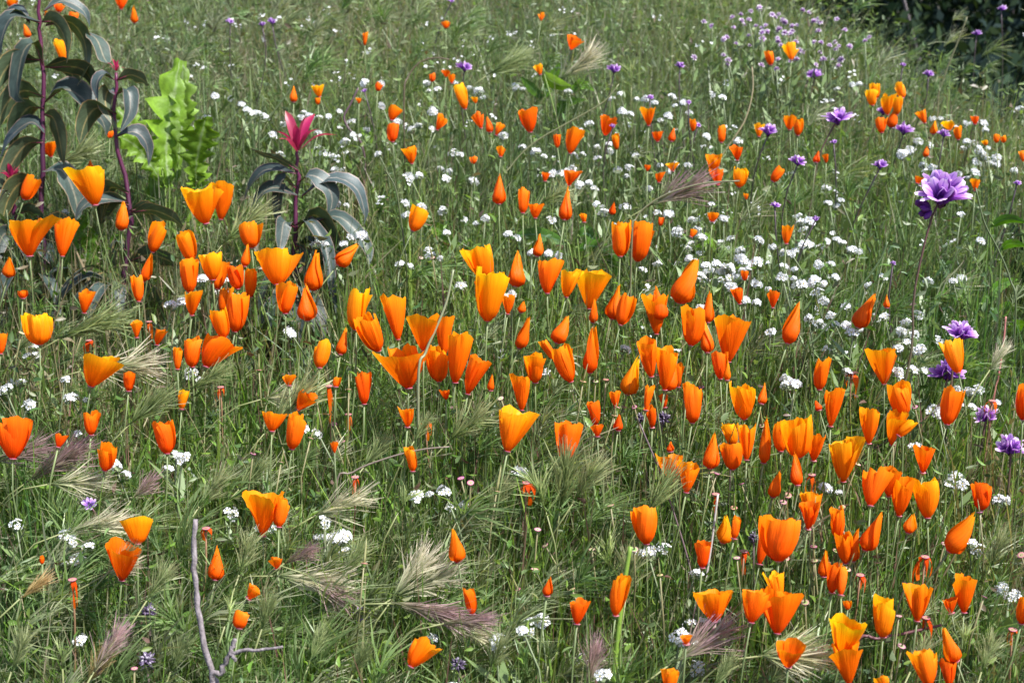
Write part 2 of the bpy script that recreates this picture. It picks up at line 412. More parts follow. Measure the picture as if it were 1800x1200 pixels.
# small leaves of filaree, poppy and popcorn-flower plants: ground cover
def leaflets(name, label, n, y0, y1, margin, power, hmax, size, w):
    x, y = scatter(n, y0, y1, margin, power, thin)
    h = hmax*rng.random(n)**1.3
    c = np.column_stack([x, y, terr(x, y)+h+0.01])
    az = rng.uniform(0, 2*math.pi, n); el = rng.uniform(-0.3, 1.1, n)
    d = np.stack([np.cos(az)*np.cos(el), np.sin(az)*np.cos(el), np.sin(el)], 1)
    sd_ = np.cross(d, rng.normal(size=(n, 3))); sd_ /= np.linalg.norm(sd_, axis=1)[:, None]
    nn = np.cross(d, sd_)
    s = (rng.uniform(*size, n)*np.interp(y, [1, 2.2], [.62, 1.0]))[:, None]; ww = s*rng.uniform(0.09, 0.24, (n, 1))
    V = np.stack([c, c+0.32*s*d-ww*sd_+0.10*s*nn, c+0.7*s*d-.7*ww*sd_+.06*s*nn, c+s*d-0.16*s*nn, c+0.7*s*d+.7*ww*sd_+.06*s*nn, c+0.32*s*d+ww*sd_+0.10*s*nn, c+.5*s*d-.02*s*nn], 1)
    F = ((np.arange(n)*7)[:, None, None]+np.array([[0, 1, 2, 6], [6, 2, 3, 4], [0, 6, 4, 5]])[None]).reshape(-1, 4)
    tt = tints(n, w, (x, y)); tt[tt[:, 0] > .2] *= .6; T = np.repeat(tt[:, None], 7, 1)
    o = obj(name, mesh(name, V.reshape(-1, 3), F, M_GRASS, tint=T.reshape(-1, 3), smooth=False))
    tag(o, label, 'ground cover', kind='stuff')
leaflets('ground_cover', 'small green leaves of low meadow herbs', 100000, 0.95, 5.5, 0.5, 1.4, 0.25, (0.007, 0.022), [4, 4, 4, 4, 3, 3, 3, 0.5, 0.8])
def tuft_mass(name, label, spots, per, seed):
    rs = np.random.default_rng(seed); N = len(spots)
    c = np.repeat(spots[:, :3], per, 0); n = len(c); ax = np.repeat(spots[:, 3:6], per, 0); sz = np.repeat(spots[:, 6], per)
    d = ax + rs.normal(0, .42, (n, 3)); d /= np.linalg.norm(d, axis=1)[:, None]
    b = np.cross(d, rs.normal(size=(n, 3))); b /= np.linalg.norm(b, axis=1)[:, None]
    L = (sz*rs.uniform(.55, 1.1, n))[:, None]; w = L*rs.uniform(.010, .022, (n, 1)); c = c + ax*(sz*rs.uniform(0, .5, n))[:, None]
    bend = np.array([.10, 0, -.16])*L
    V = np.stack([c-b*w*.6, c+b*w*.6, c+d*L*.45+b*w, c+d*L*.45-b*w, c+d*L+bend+b*w*.15, c+d*L+bend-b*w*.15], 1)
    F = (np.arange(n)*6)[:, None, None] + np.array([[0, 1, 2, 3], [3, 2, 4, 5]])[None]
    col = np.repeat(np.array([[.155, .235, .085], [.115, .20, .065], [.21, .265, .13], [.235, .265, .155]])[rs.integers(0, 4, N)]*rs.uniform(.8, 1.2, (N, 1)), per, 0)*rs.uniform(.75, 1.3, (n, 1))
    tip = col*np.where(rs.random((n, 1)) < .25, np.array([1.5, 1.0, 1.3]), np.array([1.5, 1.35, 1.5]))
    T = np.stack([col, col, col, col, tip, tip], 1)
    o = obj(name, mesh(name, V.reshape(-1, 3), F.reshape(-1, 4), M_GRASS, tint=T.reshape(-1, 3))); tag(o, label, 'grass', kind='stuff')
def tuft_spots(n, seed):
    rs = np.random.default_rng(seed); out = []
    while len(out) < n:
        px, py = rs.uniform(-120, 1920), rs.uniform(0, 1330)
        dens = .10 + 1.0*math.exp(-((px-430)/420)**2-((py-1080)/190)**2) + .55*math.exp(-((px-1000)/130)**2-((py-840)/100)**2) + .5*math.exp(-((px-1300)/300)**2-((py-1200)/70)**2) + .5*math.exp(-((px-1740)/120)**2-((py-1120)/120)**2) + .4*math.exp(-((px-150)/160)**2-((py-640)/120)**2) + .45*math.exp(-((px-650)/420)**2-((py-70)/110)**2)
        dens *= 1-.8*math.exp(-((px-400)/330)**2-((py-600)/80)**2)
        if rs.random() > dens: continue
        P, t = hit(px, py, rs.uniform(.10, .22)); ax = nrm(np.array([.55+rs.normal(0, .45), rs.normal(0, .35), .8+rs.normal(0, .2)]))
        out.append((*P, *ax, rs.uniform(.028, .075)))
    return np.array(out)
tuft_mass('foxtail_thicket_grass', 'soft tufts of fine needle-like grass leaves', tuft_spots(850, 3), 40, 4)
print('grass', round(time.time()-_t, 1))

# ------------------------------------------------------------------ flower and plant builders
ITEMS = []          # (object, px, py, description) used for the labels at the end
def stem_mesh(P0, P1, axis_end, rad, color, top=None, n=8, origin=None, sides=5, sway=0.0):
    """a stem from the ground point to the flower base, arriving along axis_end"""
    P0 = np.asarray(P0, float); P1 = np.asarray(P1, float); Lh = np.linalg.norm(P1-P0)
    a, b = P0, P0+np.array([rng.normal(0, 0.03), rng.normal(0, 0.03), 0.42*Lh])
    c = P1 - nrm(axis_end)*0.38*Lh
    s = np.linspace(0, 1, n)[:, None]
    C = (1-s)**3*a + 3*(1-s)**2*s*b + 3*(1-s)*s*s*c + s**3*P1
    if sway: C[1:-1] += rng.normal(0, sway, (n-2, 3))
    if origin is not None: C = C-origin
    V, F, uv = tube(C, np.linspace(rad*1.25, rad, n), sides)
    t = np.asarray(color)[None, :]*(1-uv[:, 1:2]) + np.asarray(top if top is not None else color)[None, :]*uv[:, 1:2]
    return V, F, uv, t

PROF = {'c': ([0, .05, .14, .3, .65, 1], [.28, .68, .94, .95, .55, .10], 1.75, .05),
        'b': ([0, .06, .2, .5, .8, 1], [.24, .52, .80, .97, 1.0, .96], 1.6, .07),
        't': ([0, .08, .3, .55, .8, 1], [.14, .33, .60, .82, .98, 1.08], 1.15, .12),
        'o': ([0, .08, .3, .55, .8, 1], [.10, .22, .44, .68, .92, 1.10], 0.95, .18)}
def petal(kind, L, Rr, k, rs, fl):
    """one of four petals; fl holds what the four share (handedness, bend)"""
    nu, nv = 11, 10
    u = np.tile(np.linspace(-1, 1, nu), nv); v = np.repeat(np.linspace(0, 1, nv), nu)
    xs, ps, span, edge = PROF[kind]
    f1, f2, f3 = rs.uniform(0, 6.28, 3)
    th0 = k*math.pi/2 + rs.uniform(-.25, .25)
    if kind in 'cb':                                   # furled: layered petals wrapped round each other with slanting edges
        prof = np.interp(v, xs, np.array(ps)*(1 + fl['taper']*np.array(xs)))
        lay = [1.08, .88, 1.0, .80][k]; sp = span*rs.uniform(.45, .9)*(1.15 if k == 3 else 1)
        r = Rr*prof*lay*(1 + .16*fl['hand']*u*v**.6)
        r = r + Rr*.10*np.clip((u*fl['hand']-.55)/.45, 0, 1)*v*rs.uniform(.2, 1.3)
        th = th0 + u*sp + fl['hand']*(fl['twist'] + (.9 if kind == 'c' else 0))*v
        top = L*[1.0, .93, rs.uniform(.86, 1.03), rs.uniform(.8, 1.0)][k]
        if kind == 'b' and rs.random() < .16: r = r*(1 + rs.uniform(.2, .6)*v*v)      # a petal peeling away
        z = top*v*(1 - edge*np.abs(u)**2.2*v) + L*rs.uniform(-.10, .10)*u*v**2
    else:
        prof = np.interp(v, xs, ps)
        op = rs.uniform(-.42, .10) if kind == 't' else rs.uniform(-.45, .10)
        if rs.random() < .16: op = rs.uniform(.15, .45)
        lay = .93 if k % 2 else 1.0; sp = span*rs.uniform(.8, 1.12)
        r = Rr*prof*lay*(1 + op*v) - Rr*.07*u*u*v + Rr*.16*v**5*rs.uniform(-.5, 1.0)
        th = th0 + u*sp*np.interp(v, [0, .2, 1], [.8, 1, .96])
        top = L*rs.uniform(.84, 1.04)
        z = top*v*(1 - edge*np.abs(u)**rs.uniform(1.9, 3.2)*v) + L*rs.uniform(-.10, .10)*u*v**2
    z = z + L*.034*np.sin(4.5*u+f1)*v**4 + L*.018*np.sin(13*u+f2)*v**6
    r = r + Rr*.09*np.sin(4.2*u+f2)*v**2.5 + Rr*.04*np.sin(9*u+f3)*v**3
    r = r*(1 + fl['pleat']*np.abs(((u*2.6+f3) % 2.0)-1)*np.clip(v*2, 0, 1))          # creases running down the petal
    r = np.maximum(r, .04*Rr)
    V = np.column_stack([r*np.cos(th) + fl['bx']*L*v*v, r*np.sin(th) + fl['by']*L*v*v, z])
    return V, grid_faces(nu, nv), np.column_stack([u/2+.5, v])

def receptacle_mesh():
    a = Acc(); rings = [(0.0, -1.3, .35), (.0, -.8, .7), (0, -.35, .95), (0, 0.0, 1.55), (0, .12, 1.45), (0, -.05, .7)]
    n = 10; V = []; T = []
    for _, z, r in rings:
        for k in range(n):
            g = 2*math.pi*k/n; V.append((r*math.cos(g), r*math.sin(g), z))
            T.append((0.20, 0.24, 0.09) if z < -.5 else ((0.48, 0.13, 0.22) if r > 1.2 else (.34, .26, .15)))
    F = [(i*n+k, i*n+(k+1) % n, (i+1)*n+(k+1) % n, (i+1)*n+k) for i in range(len(rings)-1) for k in range(n)]
    F.append(tuple(range((len(rings)-1)*n, len(rings)*n)))
    a.add(V, F, None, np.array(T)); return a.mesh('receptacle', M_STEM)
ME_RECEPT = receptacle_mesh()
TONE = {'y': (1.04, 1.55, 1.2, 1), 'o': (1.0, 1.0, 1.0, 1), 'r': (0.97, 0.66, 0.9, 1)}
GP = 'poppies in flower on the slope'

def poppy(bx, by, tx, ty, w, kind, tone, h=None, seed=0):
    rs = np.random.default_rng(1000+seed)
    hh = h if h is not None else rs.uniform(0.25, 0.31)
    P, t = hit(bx, by, hh)
    dx, dy = tx-bx, by-ty
    Lp = max(math.hypot(dx, dy), w*0.55); L = Lp*t/FPX*1.03; Rr = 0.5*w*t/FPX
    ax = nrm(CX*dx + CU*dy + CF*Lp*rs.normal(-0.02, 0.14))
    g = ground_at(P[0]-ax[0]*0.05+rs.normal(0, .025), P[1]+rs.normal(0.0, .03))
    small = w < 13
    root = thing('poppy', g, 'poppy', GP)
    Rm = frame(ax, rs.uniform(0, 6.28)).to_4x4(); Rm.translation = Vector((P-g).tolist())
    sr = 0.00105*rs.uniform(.8, 1.2)
    c0 = np.array([0.12, 0.19, 0.05])*rs.uniform(.8, 1.2); c1 = np.array([0.16, 0.205, 0.085])*rs.uniform(.7, 1.15)
    V, F, uv, T = stem_mesh(g, P, ax, sr, c0, c1, origin=g, n=6 if small else 9)
    a = Acc(); a.add(V, F, uv, T)
    so_ = obj('stem', a.mesh('stem', M_STEM), root)
    tc = np.array(TONE[tone])*np.array([1, rs.uniform(.86, 1.14), 1, 1])
    if kind in 'to' and Rr > L*0.75: L = max(L, Rr*1.15)
    fl = dict(hand=rs.choice([-1, 1]), taper=rs.uniform(-.22, .12), twist=rs.uniform(.1, .9), pleat=rs.uniform(.03, .15), bx=rs.normal(0, .06), by=rs.normal(0, .06))
    if small:
        a = Acc()
        for k in range(4): a.add(*petal(kind, L, Rr, k, rs, fl))
        o = obj('corolla', a.mesh('corolla', M_PETAL), root); o.matrix_local = Rm; o.color = tc
    else:
        for k in range(4):
            pv, pf, pu = petal(kind, L, Rr, k, rs, fl)
            o = obj('petal', mesh('petal', pv, pf, M_PETAL, pu), root); o.matrix_local = Rm; o.color = tc
        o = obj('receptacle', ME_RECEPT, root); s = min(max(0.0026, Rr*0.16), 0.0042); o.matrix_local = Rm @ Matrix.Scale(s, 4)
    shape = {'c': 'furled cone', 'b': 'closed barrel', 't': 'half open cup', 'o': 'wide open bowl'}[kind]
    ITEMS.append(dict(o=root, x=(bx+tx)/2, y=(by+ty)/2, cat='poppy', kind=kind, tone=tone, w=w, L=Lp, tilt=abs(dx)/max(Lp, 1), t=t))
    return root

# base x, base y, tip x, tip y, width (pixels of the photograph), shape, tone
POPPIES = """
20 14 22 0 14 b o;213 17 214 -6 20 t r;236 41 238 13 13 c o;80 33 85 22 13 t o;104 22 104 8 13 b r;129 46 128 22 13 b r;50 66 46 44 13 c o;112 111 110 71 16 b y;90 276 83 250 25 t o;193 243 194 230 10 b o
160 300 156 282 14 c o;516 180 516 152 14 c o;562 171 556 150 19 t y;559 184 558 172 9 b o;784 50 784 38 11 b o;641 80 641 58 7 b o;664 160 666 146 11 b r;631 182 631 173 10 t o;688 212 694 188 24 t o;690 250 688 218 19 b r
724 288 722 258 25 t o;768 228 780 205 17 t o;784 136 785 124 11 t r;794 147 794 131 13 t o;818 192 808 150 17 b y;836 182 836 171 11 t y;846 226 838 198 18 t r;862 233 858 205 13 c o;872 238 880 216 14 t o;880 276 882 258 15 t o
833 288 832 276 11 b o;760 144 760 129 10 b r;951 37 952 23 10 t o;1004 87 1010 66 22 t r;950 132 946 114 14 t y;932 233 928 192 39 t r;1002 270 1008 227 31 t o;1064 238 1068 206 28 t r;1084 263 1083 236 11 b o;1140 221 1140 190 21 t o
1156 249 1155 232 20 t r;1180 249 1184 226 13 c r;1218 231 1218 210 10 b o;1268 251 1269 222 15 b o;1255 307 1252 274 25 t o;1296 282 1296 256 16 t r;1334 241 1337 216 16 t y;980 260 978 236 10 b r;1182 301 1182 287 17 t y;1138 301 1138 290 12 t r
1355 115 1353 90 13 b o;1391 106 1393 76 21 t y;1540 174 1536 147 15 b y;1534 186 1532 160 16 b y;1560 202 1556 168 25 t y;1576 202 1578 172 15 b y;1586 173 1586 146 16 b y;1565 224 1572 194 19 c o;1550 234 1548 208 16 b o;1626 217 1620 192 16 t o
1640 236 1641 213 13 c y;1714 219 1714 204 15 t r;1668 230 1668 215 20 t y;1684 246 1684 222 13 b o;1388 229 1388 204 19 t o;1402 238 1404 210 16 b o;1627 276 1629 257 11 c o;1752 251 1752 237 10 b o;1764 251 1764 239 9 b o;1434 286 1438 266 13 c r
1452 287 1452 272 10 t r;1799 284 1799 264 10 b o;1733 256 1732 247 12 t y;42 351 58 311 25 b o;167 361 160 298 60 t y;52 450 48 385 80 o o;110 451 109 387 36 t o;14 487 24 453 21 c o;213 405 216 356 24 c o;268 443 280 391 23 b o
362 393 346 328 60 t y;388 386 396 325 38 t o;336 459 328 408 25 b o;252 494 269 450 19 c o;244 530 242 485 17 b o;334 514 330 457 29 b o;374 492 372 442 50 t y;382 508 381 462 26 b o;418 508 414 466 26 b r;440 522 442 474 20 b o
337 554 340 509 30 t o;413 583 422 511 35 b o;390 547 390 508 15 b o;394 594 385 545 27 b o;148 550 152 510 25 t o;70 606 66 551 44 b y;430 468 437 430 15 c o;442 436 440 392 31 b o;240 593 240 565 16 t o;276 606 281 577 19 t o
1 622 2 586 13 b o;40 524 41 511 14 b r;488 501 484 440 72 t y;550 510 558 445 34 c o;540 564 538 502 31 c o;502 551 502 499 28 b o;594 466 627 431 27 c o;626 580 624 511 33 b y;666 617 640 555 33 b o;700 597 692 524 38 t o
598 623 608 577 21 c o;725 406 743 367 25 b y;877 359 876 309 26 c o;745 617 748 555 48 t o;780 627 780 561 32 t o;855 492 843 435 37 b y;857 564 865 474 44 b y;842 521 846 492 15 b r;906 504 914 444 34 c o;892 552 896 519 21 t o
919 375 920 333 20 b o;941 384 940 356 25 t o;992 387 1003 331 25 c o;1027 391 1026 376 13 t o;958 319 958 303 13 t r;1000 326 1004 299 23 t r;1158 321 1160 303 15 t r;1075 377 1081 356 12 c r;1262 326 1262 299 21 t r;1299 329 1304 297 21 b y
1312 351 1311 340 10 t o;1252 390 1254 374 24 t o;1161 397 1162 381 9 b r;1214 417 1222 404 13 t o;943 451 955 413 19 c o;962 516 962 452 43 t o;1090 451 1094 389 33 b o;1120 459 1130 391 37 b o;1194 533 1215 457 43 c o;995 522 1005 474 37 t y
1035 543 1043 474 43 t y;1042 567 1046 525 17 c o;1076 561 1091 504 33 c o;1090 571 1107 521 27 b o;1160 563 1152 507 32 c o;1154 587 1155 521 37 t o;978 603 997 557 31 c o;1037 655 1041 579 28 c o;1214 607 1227 544 35 b o;1244 567 1246 513 24 c o
1243 620 1246 566 23 c o;1280 636 1284 559 50 t o;1300 534 1295 505 20 t r;1309 493 1309 476 12 b r;912 612 931 559 23 c o;915 549 920 529 15 c o;1358 319 1373 295 19 b o;1612 323 1616 311 13 t o;1714 336 1716 316 13 t o;1382 429 1384 397 23 t o
1358 541 1362 511 17 t r;1384 604 1405 535 30 c o;1508 576 1531 516 31 c o;1558 541 1561 518 13 c o;1685 656 1675 594 47 t y;160 679 174 624 60 t y;226 687 228 654 16 b r;312 649 312 611 14 b o;338 645 336 595 27 b o;362 645 384 588 58 t o
319 719 322 685 16 b y;160 764 162 724 21 b r;22 806 26 738 66 t r;102 786 107 763 22 t r;184 826 197 781 27 b o;294 797 292 742 31 b r;562 647 565 599 27 b y;718 682 711 609 70 t o;772 670 769 611 36 b o;800 672 807 588 52 t o
822 692 838 624 36 t r;640 710 638 655 24 b r;590 680 591 663 13 b o;524 720 542 690 28 t r;508 678 506 659 20 t o;478 758 480 724 38 t o;513 789 521 729 32 b o;716 750 720 717 25 t o;725 828 726 786 20 b o;588 796 587 777 11 t r
862 686 865 659 13 c o;784 702 784 685 11 b r;892 793 908 721 52 t y;462 942 466 866 58 o o;490 926 493 874 24 b o;941 672 938 619 27 b o;917 721 918 661 33 t o;1004 671 981 611 27 b o;976 632 952 599 15 b o;1145 662 1132 597 37 t o
1168 685 1176 611 37 t o;1172 685 1187 637 31 c o;1102 693 1122 631 33 c y;1192 680 1194 639 14 b o;1266 666 1266 619 21 b r;1278 668 1280 633 14 c y;1216 743 1223 681 34 b o;1206 707 1211 674 17 b o;1308 736 1305 673 32 b y;1338 710 1347 675 17 c o
1046 747 1048 704 18 b r;1050 767 1050 747 19 t r;1083 716 1078 687 19 t o;1086 756 1089 729 17 c r;1135 721 1142 677 17 t o;1168 716 1166 693 17 t r;1146 751 1146 714 14 b r;994 811 1000 743 31 b r;1178 793 1177 776 13 c r;1182 846 1180 799 45 t o
1206 865 1214 814 35 t o;1248 823 1254 762 31 c o;1287 782 1286 745 25 b y;1288 825 1287 780 33 b o;1312 808 1316 746 33 t o;1342 813 1350 734 23 c o;1136 956 1133 891 36 b o;1440 685 1442 630 26 b o;1460 749 1467 684 29 t o;1440 721 1435 704 13 c r
1554 675 1552 611 43 t o;1586 731 1580 674 35 b o;1527 779 1528 717 35 t o;1568 782 1566 721 36 t o;1580 766 1602 737 19 b y;1664 746 1679 683 31 b o;1798 737 1797 681 26 b r;1372 793 1374 741 27 b o;1404 804 1398 734 48 b y;1430 809 1436 759 31 t o
1482 846 1480 775 50 t y;1402 853 1398 797 21 c o;1358 873 1367 827 23 c o;1425 926 1430 858 36 t o;1622 830 1626 784 29 t r;1530 889 1545 817 52 t o;1562 872 1560 824 33 t o;1580 906 1588 840 45 t o;1630 910 1631 838 58 t y;1724 896 1728 849 31 b r
242 956 240 913 37 b y;214 1019 226 954 50 t r;378 1019 386 965 29 c o;420 1104 424 1075 29 b o;437 1051 450 1035 22 t o;74 991 74 977 9 b r;806 987 798 931 30 c o;830 1079 828 1033 21 b r;722 1171 746 1124 50 t o;487 999 486 979 19 t r
1234 997 1239 953 23 b r;1270 953 1281 907 27 c y;1290 946 1298 909 17 b o;1335 991 1346 939 27 t r;961 1046 966 1013 17 c r;1014 1096 1019 1055 31 t r;1082 1081 1089 1014 25 b o;1256 1092 1253 1039 60 t o;1320 1093 1330 1041 50 t o;1178 1216 1176 1175 33 t o
1206 1131 1206 1117 20 t o;1368 986 1372 910 52 b o;1472 945 1470 895 23 b o;1420 929 1426 881 29 t r;1520 966 1547 901 31 c o;1486 989 1484 934 23 b o;1498 986 1504 931 25 c o;1447 1013 1451 969 19 c o;1462 1041 1466 989 20 b r;1478 1046 1484 997 15 b o
1668 969 1709 906 38 c o;1596 936 1606 904 22 c o;1368 1066 1370 1006 29 t y;1366 1113 1375 1040 58 t o;1694 1076 1697 1013 41 t o;1672 1077 1666 1054 22 t r;1612 1091 1620 1029 40 t o;1552 1119 1556 1053 37 b y;1478 1152 1489 1075 54 t y;1492 1202 1486 1129 42 t o
1385 1171 1386 1129 46 t o;1681 1162 1655 1106 31 c o;1795 1095 1801 1047 27 b o;1632 1206 1630 1145 54 t o;1668 1206 1670 1159 31 t r;1555 1216 1555 1189 25 t o;1490 1071 1490 1056 11 b o
"""
n = 0
for it in POPPIES.replace('\n', ';').split(';'):
    it = it.split()
    if len(it) == 7:
        poppy(*map(float, it[:5]), it[5], it[6], seed=n); n += 1
print('poppies', n, round(time.time()-_t, 1))

fsp = []
rsf = np.random.default_rng(77)
for i_ in ITEMS:
    gl = np.array(i_['o'].location)
    for _ in range(3):
        fsp.append((gl[0]+rsf.normal(0, .03), gl[1]+rsf.normal(0, .03), gl[2]+rsf.uniform(.02, .16), *nrm(rsf.normal(size=3)*.7+np.array([0, -.1, .6])), rsf.uniform(.018, .034)))
def fern_mass(spots, per, seed):
    rs = np.random.default_rng(seed); c = np.repeat(spots[:, :3], per, 0); n = len(c); ax = np.repeat(spots[:, 3:6], per, 0); sz = np.repeat(spots[:, 6], per)
    c = c + ax*(sz*rs.uniform(0, 1, n))[:, None]; d = ax*.6 + rs.normal(0, .6, (n, 3)); d /= np.linalg.norm(d, axis=1)[:, None]; b = np.cross(d, rs.normal(size=(n, 3))); b /= np.linalg.norm(b, axis=1)[:, None]
    L = (sz*rs.uniform(.25, .6, n))[:, None]; w = L*.10
    V = np.stack([c-b*w*.5, c+b*w*.5, c+d*L+b*w, c+d*L-b*w], 1); T = np.repeat((np.array([.105, .165, .095])*rs.uniform(.7, 1.4, (n, 1)))[:, None], 4, 1)
    tag(obj('poppy_foliage', mesh('poppy_foliage', V.reshape(-1, 3), np.arange(4*n).reshape(n, 4), M_GRASS, tint=T.reshape(-1, 3))), 'ferny blue-green poppy leaves low between the stems', 'foliage', kind='stuff')
fern_mass(np.array(fsp), 34, 9)
# wilted poppies: petals hanging loose in strips
def wilted(x, y0, y1, w, tone, seed):
    rs = np.random.default_rng(5000+seed)
    P, t = hit(x, y1, rs.uniform(.20, .27)); g = ground_at(P[0]+rs.normal(0, .02), P[1]+.01)
    root = thing('wilted_poppy', g, 'poppy', 'wilted poppies among the stems')
    H = (y1-y0)*t/FPX; W = w*t/FPX
    top = P + CU*H
    V, F, uv, T = stem_mesh(g, top, np.array([0, 0, 1.0]), .0011, (.12, .17, .05), (.30, .16, .10), origin=g)
    a = Acc(); a.add(V, F, uv, T); obj('stem', a.mesh('stem', M_STEM), root)
    o = obj('receptacle', ME_RECEPT, root); o.location = tuple(top-g); o.scale = (.003,)*3
    for k in range(4):
        nu, nv = 5, 8; u = np.tile(np.linspace(-1, 1, nu), nv); v = np.repeat(np.linspace(0, 1, nv), nu)
        th = k*1.57+rs.uniform(-.5, .5); out = W*.42*np.sin(v*2.2)*rs.uniform(.5, 1.3)
        wd = W*rs.uniform(.14, .24)*np.sin(.3+v*2.4)
        tw = u*wd*np.cos(v*rs.uniform(1, 3)); tz = u*wd*np.sin(v*rs.uniform(1, 3))
        Vp = np.column_stack([out*np.cos(th)-tw*np.sin(th), out*np.sin(th)+tw*np.cos(th), -H*rs.uniform(.7, 1.1)*v+tz*.5+.2*H*np.sin(v*3)])
        o = obj('petal', mesh('petal', Vp, grid_faces(nu, nv), M_PETAL, np.column_stack([u/2+.5, v])), root)
        o.location = tuple(top-g); o.color = (np.array(TONE[tone])*np.array([.92, .8, 1.5, 1]))
    ITEMS.append(dict(o=root, x=x, y=(y0+y1)/2, cat='wilted', w=w, t=t, tone=tone, H=y1-y0))
WILT = [(262,565,604,18,'o'),(156,598,628,26,'r'),(388,680,705,22,'r'),(578,678,765,22,'o'),(612,728,768,16,'o'),(748,742,774,28,'o'),(624,838,878,20,'r'),(925,848,882,42,'r'),(1258,868,900,16,'r'),
        (1496,655,700,36,'o'),(1744,704,742,24,'o'),(1427,834,882,26,'o'),(362,928,955,30,'r'),(127,1018,1085,24,'r'),(1626,978,1038,36,'r'),(1628,1085,1140,30,'r'),(1780,1106,1134,24,'o'),(1308,968,1020,26,'r'),(1512,1010,1045,34,'r')]
for k, a_ in enumerate(WILT): wilted(*a_, k)

# spent poppies: pink rimmed receptacle with a young pod, no petals
def pod_mesh():
    a = Acc(); n = 6
    V, F, uv = tube([(0, 0, 0), (0, 0, 2.5), (0, 0, 6), (0.2, 0, 9)], [.45, .5, .35, .06], n)
    a.add(V, F, uv, (0.24, 0.24, 0.10)); return a.mesh('seed_pod', M_STEM)
ME_POD = pod_mesh()
SPENT = [(455,650),(445,797),(555,695),(613,685),(492,732),(575,675),(590,775),(602,776),(546,770),(494,812),(587,745),(827,848),(873,863),(810,840),(945,930),(958,958),(1040,965),(1073,888),(1085,715),(1097,715),(1115,715),(1080,730),(1157,658),(1065,667),(1047,670),(1025,670),(1233,650),(1233,680),(1250,830),(1260,832),(1303,850),(1340,748),(1198,824),(1290,892),(1378,962),(1383,980),(1440,888),(1430,900),(1425,913),(1350,1060),(1385,870),(1377,882),(1480,892),(1474,910),(1430,960),(1432,985),(1470,968),(1543,988),(1570,770),(1608,715),(1507,815),(1592,1025),(1580,1082),(1415,1058),(1412,1115),(1585,1135),(1660,955),(1722,900),(1730,1048),(1795,975),(740,453),(760,453),(555,535),(38,585),(880,700),(1005,1035),(910,1035),(1295,980),(283,1089),(236,1174),(145,586),(1115,965),(1160,1010),(940,1000),(1490,1000),(640,990)]
def spent(x, y, seed):
    rs = np.random.default_rng(7000+seed)
    P, t = hit(x, y, rs.uniform(.22, .30)); g = ground_at(P[0]+rs.normal(0, .02), P[1]+rs.normal(0, .02))
    root = thing('spent_poppy', g, 'spent poppy', 'petalless poppies with pink rims')
    ax = nrm(np.array([rs.normal(0, .3), rs.normal(0, .3), 1]))
    V, F, uv, T = stem_mesh(g, P, ax, .0010, (.12, .17, .05), (.22, .20, .10), origin=g, n=7); a = Acc(); a.add(V, F, uv, T); obj('stem', a.mesh('stem', M_STEM), root)
    s = rs.uniform(.0021, .0029); Rm = frame(ax).to_4x4(); Rm.translation = Vector((P-g).tolist())
    c = rs.uniform(.7, 1.25)
    o = obj('receptacle', ME_RECEPT, root); o.matrix_local = Rm @ Matrix.Scale(s, 4); o.color = (c, c*rs.uniform(.8, 2.2), c*rs.uniform(.8, 1.4), 1)
    if rs.random() < .75:
        o = obj('seed_pod', ME_POD, root); o.matrix_local = Rm @ Matrix.Scale(s*rs.uniform(.7, 1.2), 4)
    ITEMS.append(dict(o=root, x=x, y=y, cat='spent', t=t, w=12))
for k, (x, y) in enumerate(SPENT): spent(x, y, k)

# ------------------------------------------------------------------ white popcorn flowers
def floret(a, c, nrm_, r, rs, yellow=True):
    M = np.array(frame(nrm_, rs.uniform(0, 6))); n = 5
    V = [(0, 0, -.15)]; F = []
    for k in range(n):
        g = 2*math.pi*k/n; q = .52
        for (rr, da, z) in ((.45, -.42, .0), (.95, -.45, .12), (1.08, 0, .05), (.95, .45, .12), (.45, .42, 0)):
            V.append((rr*math.cos(g+da), rr*math.sin(g+da), z))
        b = 1+5*k; F += [(0, b, b+1, b+2), (0, b+2, b+3, b+4)]
    V = np.array(V)*r
    a.add(V@M.T + c, F, None, np.array((.85, .865, .885))*rs.uniform(.8, 1.08))
    if yellow:
        Vc = np.array([(.22*math.cos(g), .22*math.sin(g), .02) for g in np.arange(5)*1.2566])*r
        a.add(Vc@M.T+c, [(0, 1, 2, 3, 4)], None, (.55, .42, .08))
def white_head(seed, n):
    """a coiled cluster of small five-petalled white florets with green calyces"""
    rs = np.random.default_rng(seed); a = Acc()
    for k in range(n):
        g = k*2.4; e = math.sqrt((k+.3)/n)*1.15
        d = np.array([math.cos(g)*math.sin(e), math.sin(g)*math.sin(e), math.cos(e)*.75]); d = d*(1+rs.normal(0, .10))
        floret(a, d*.55+np.array([0, 0, -.25]), nrm(d+rs.normal(0, .25, 3)), .30*rs.uniform(.7, 1.15), rs)
    for k in range(8):
        g = rs.uniform(0, 6.28); d = np.array([math.cos(g)*.42, math.sin(g)*.42, -.32+rs.normal(0, .08)])
        V, F, uv = tube([d*.4+np.array([0, 0, -.3]), d], [.06, .13], 4); a.add(V, F, uv, (.20, .25, .13))
    return a.mesh('flower_head', M_WHITE, smooth=False)
HEADS = [white_head(20+k, 6+k*2) for k in range(6)]
WH_STEM = []
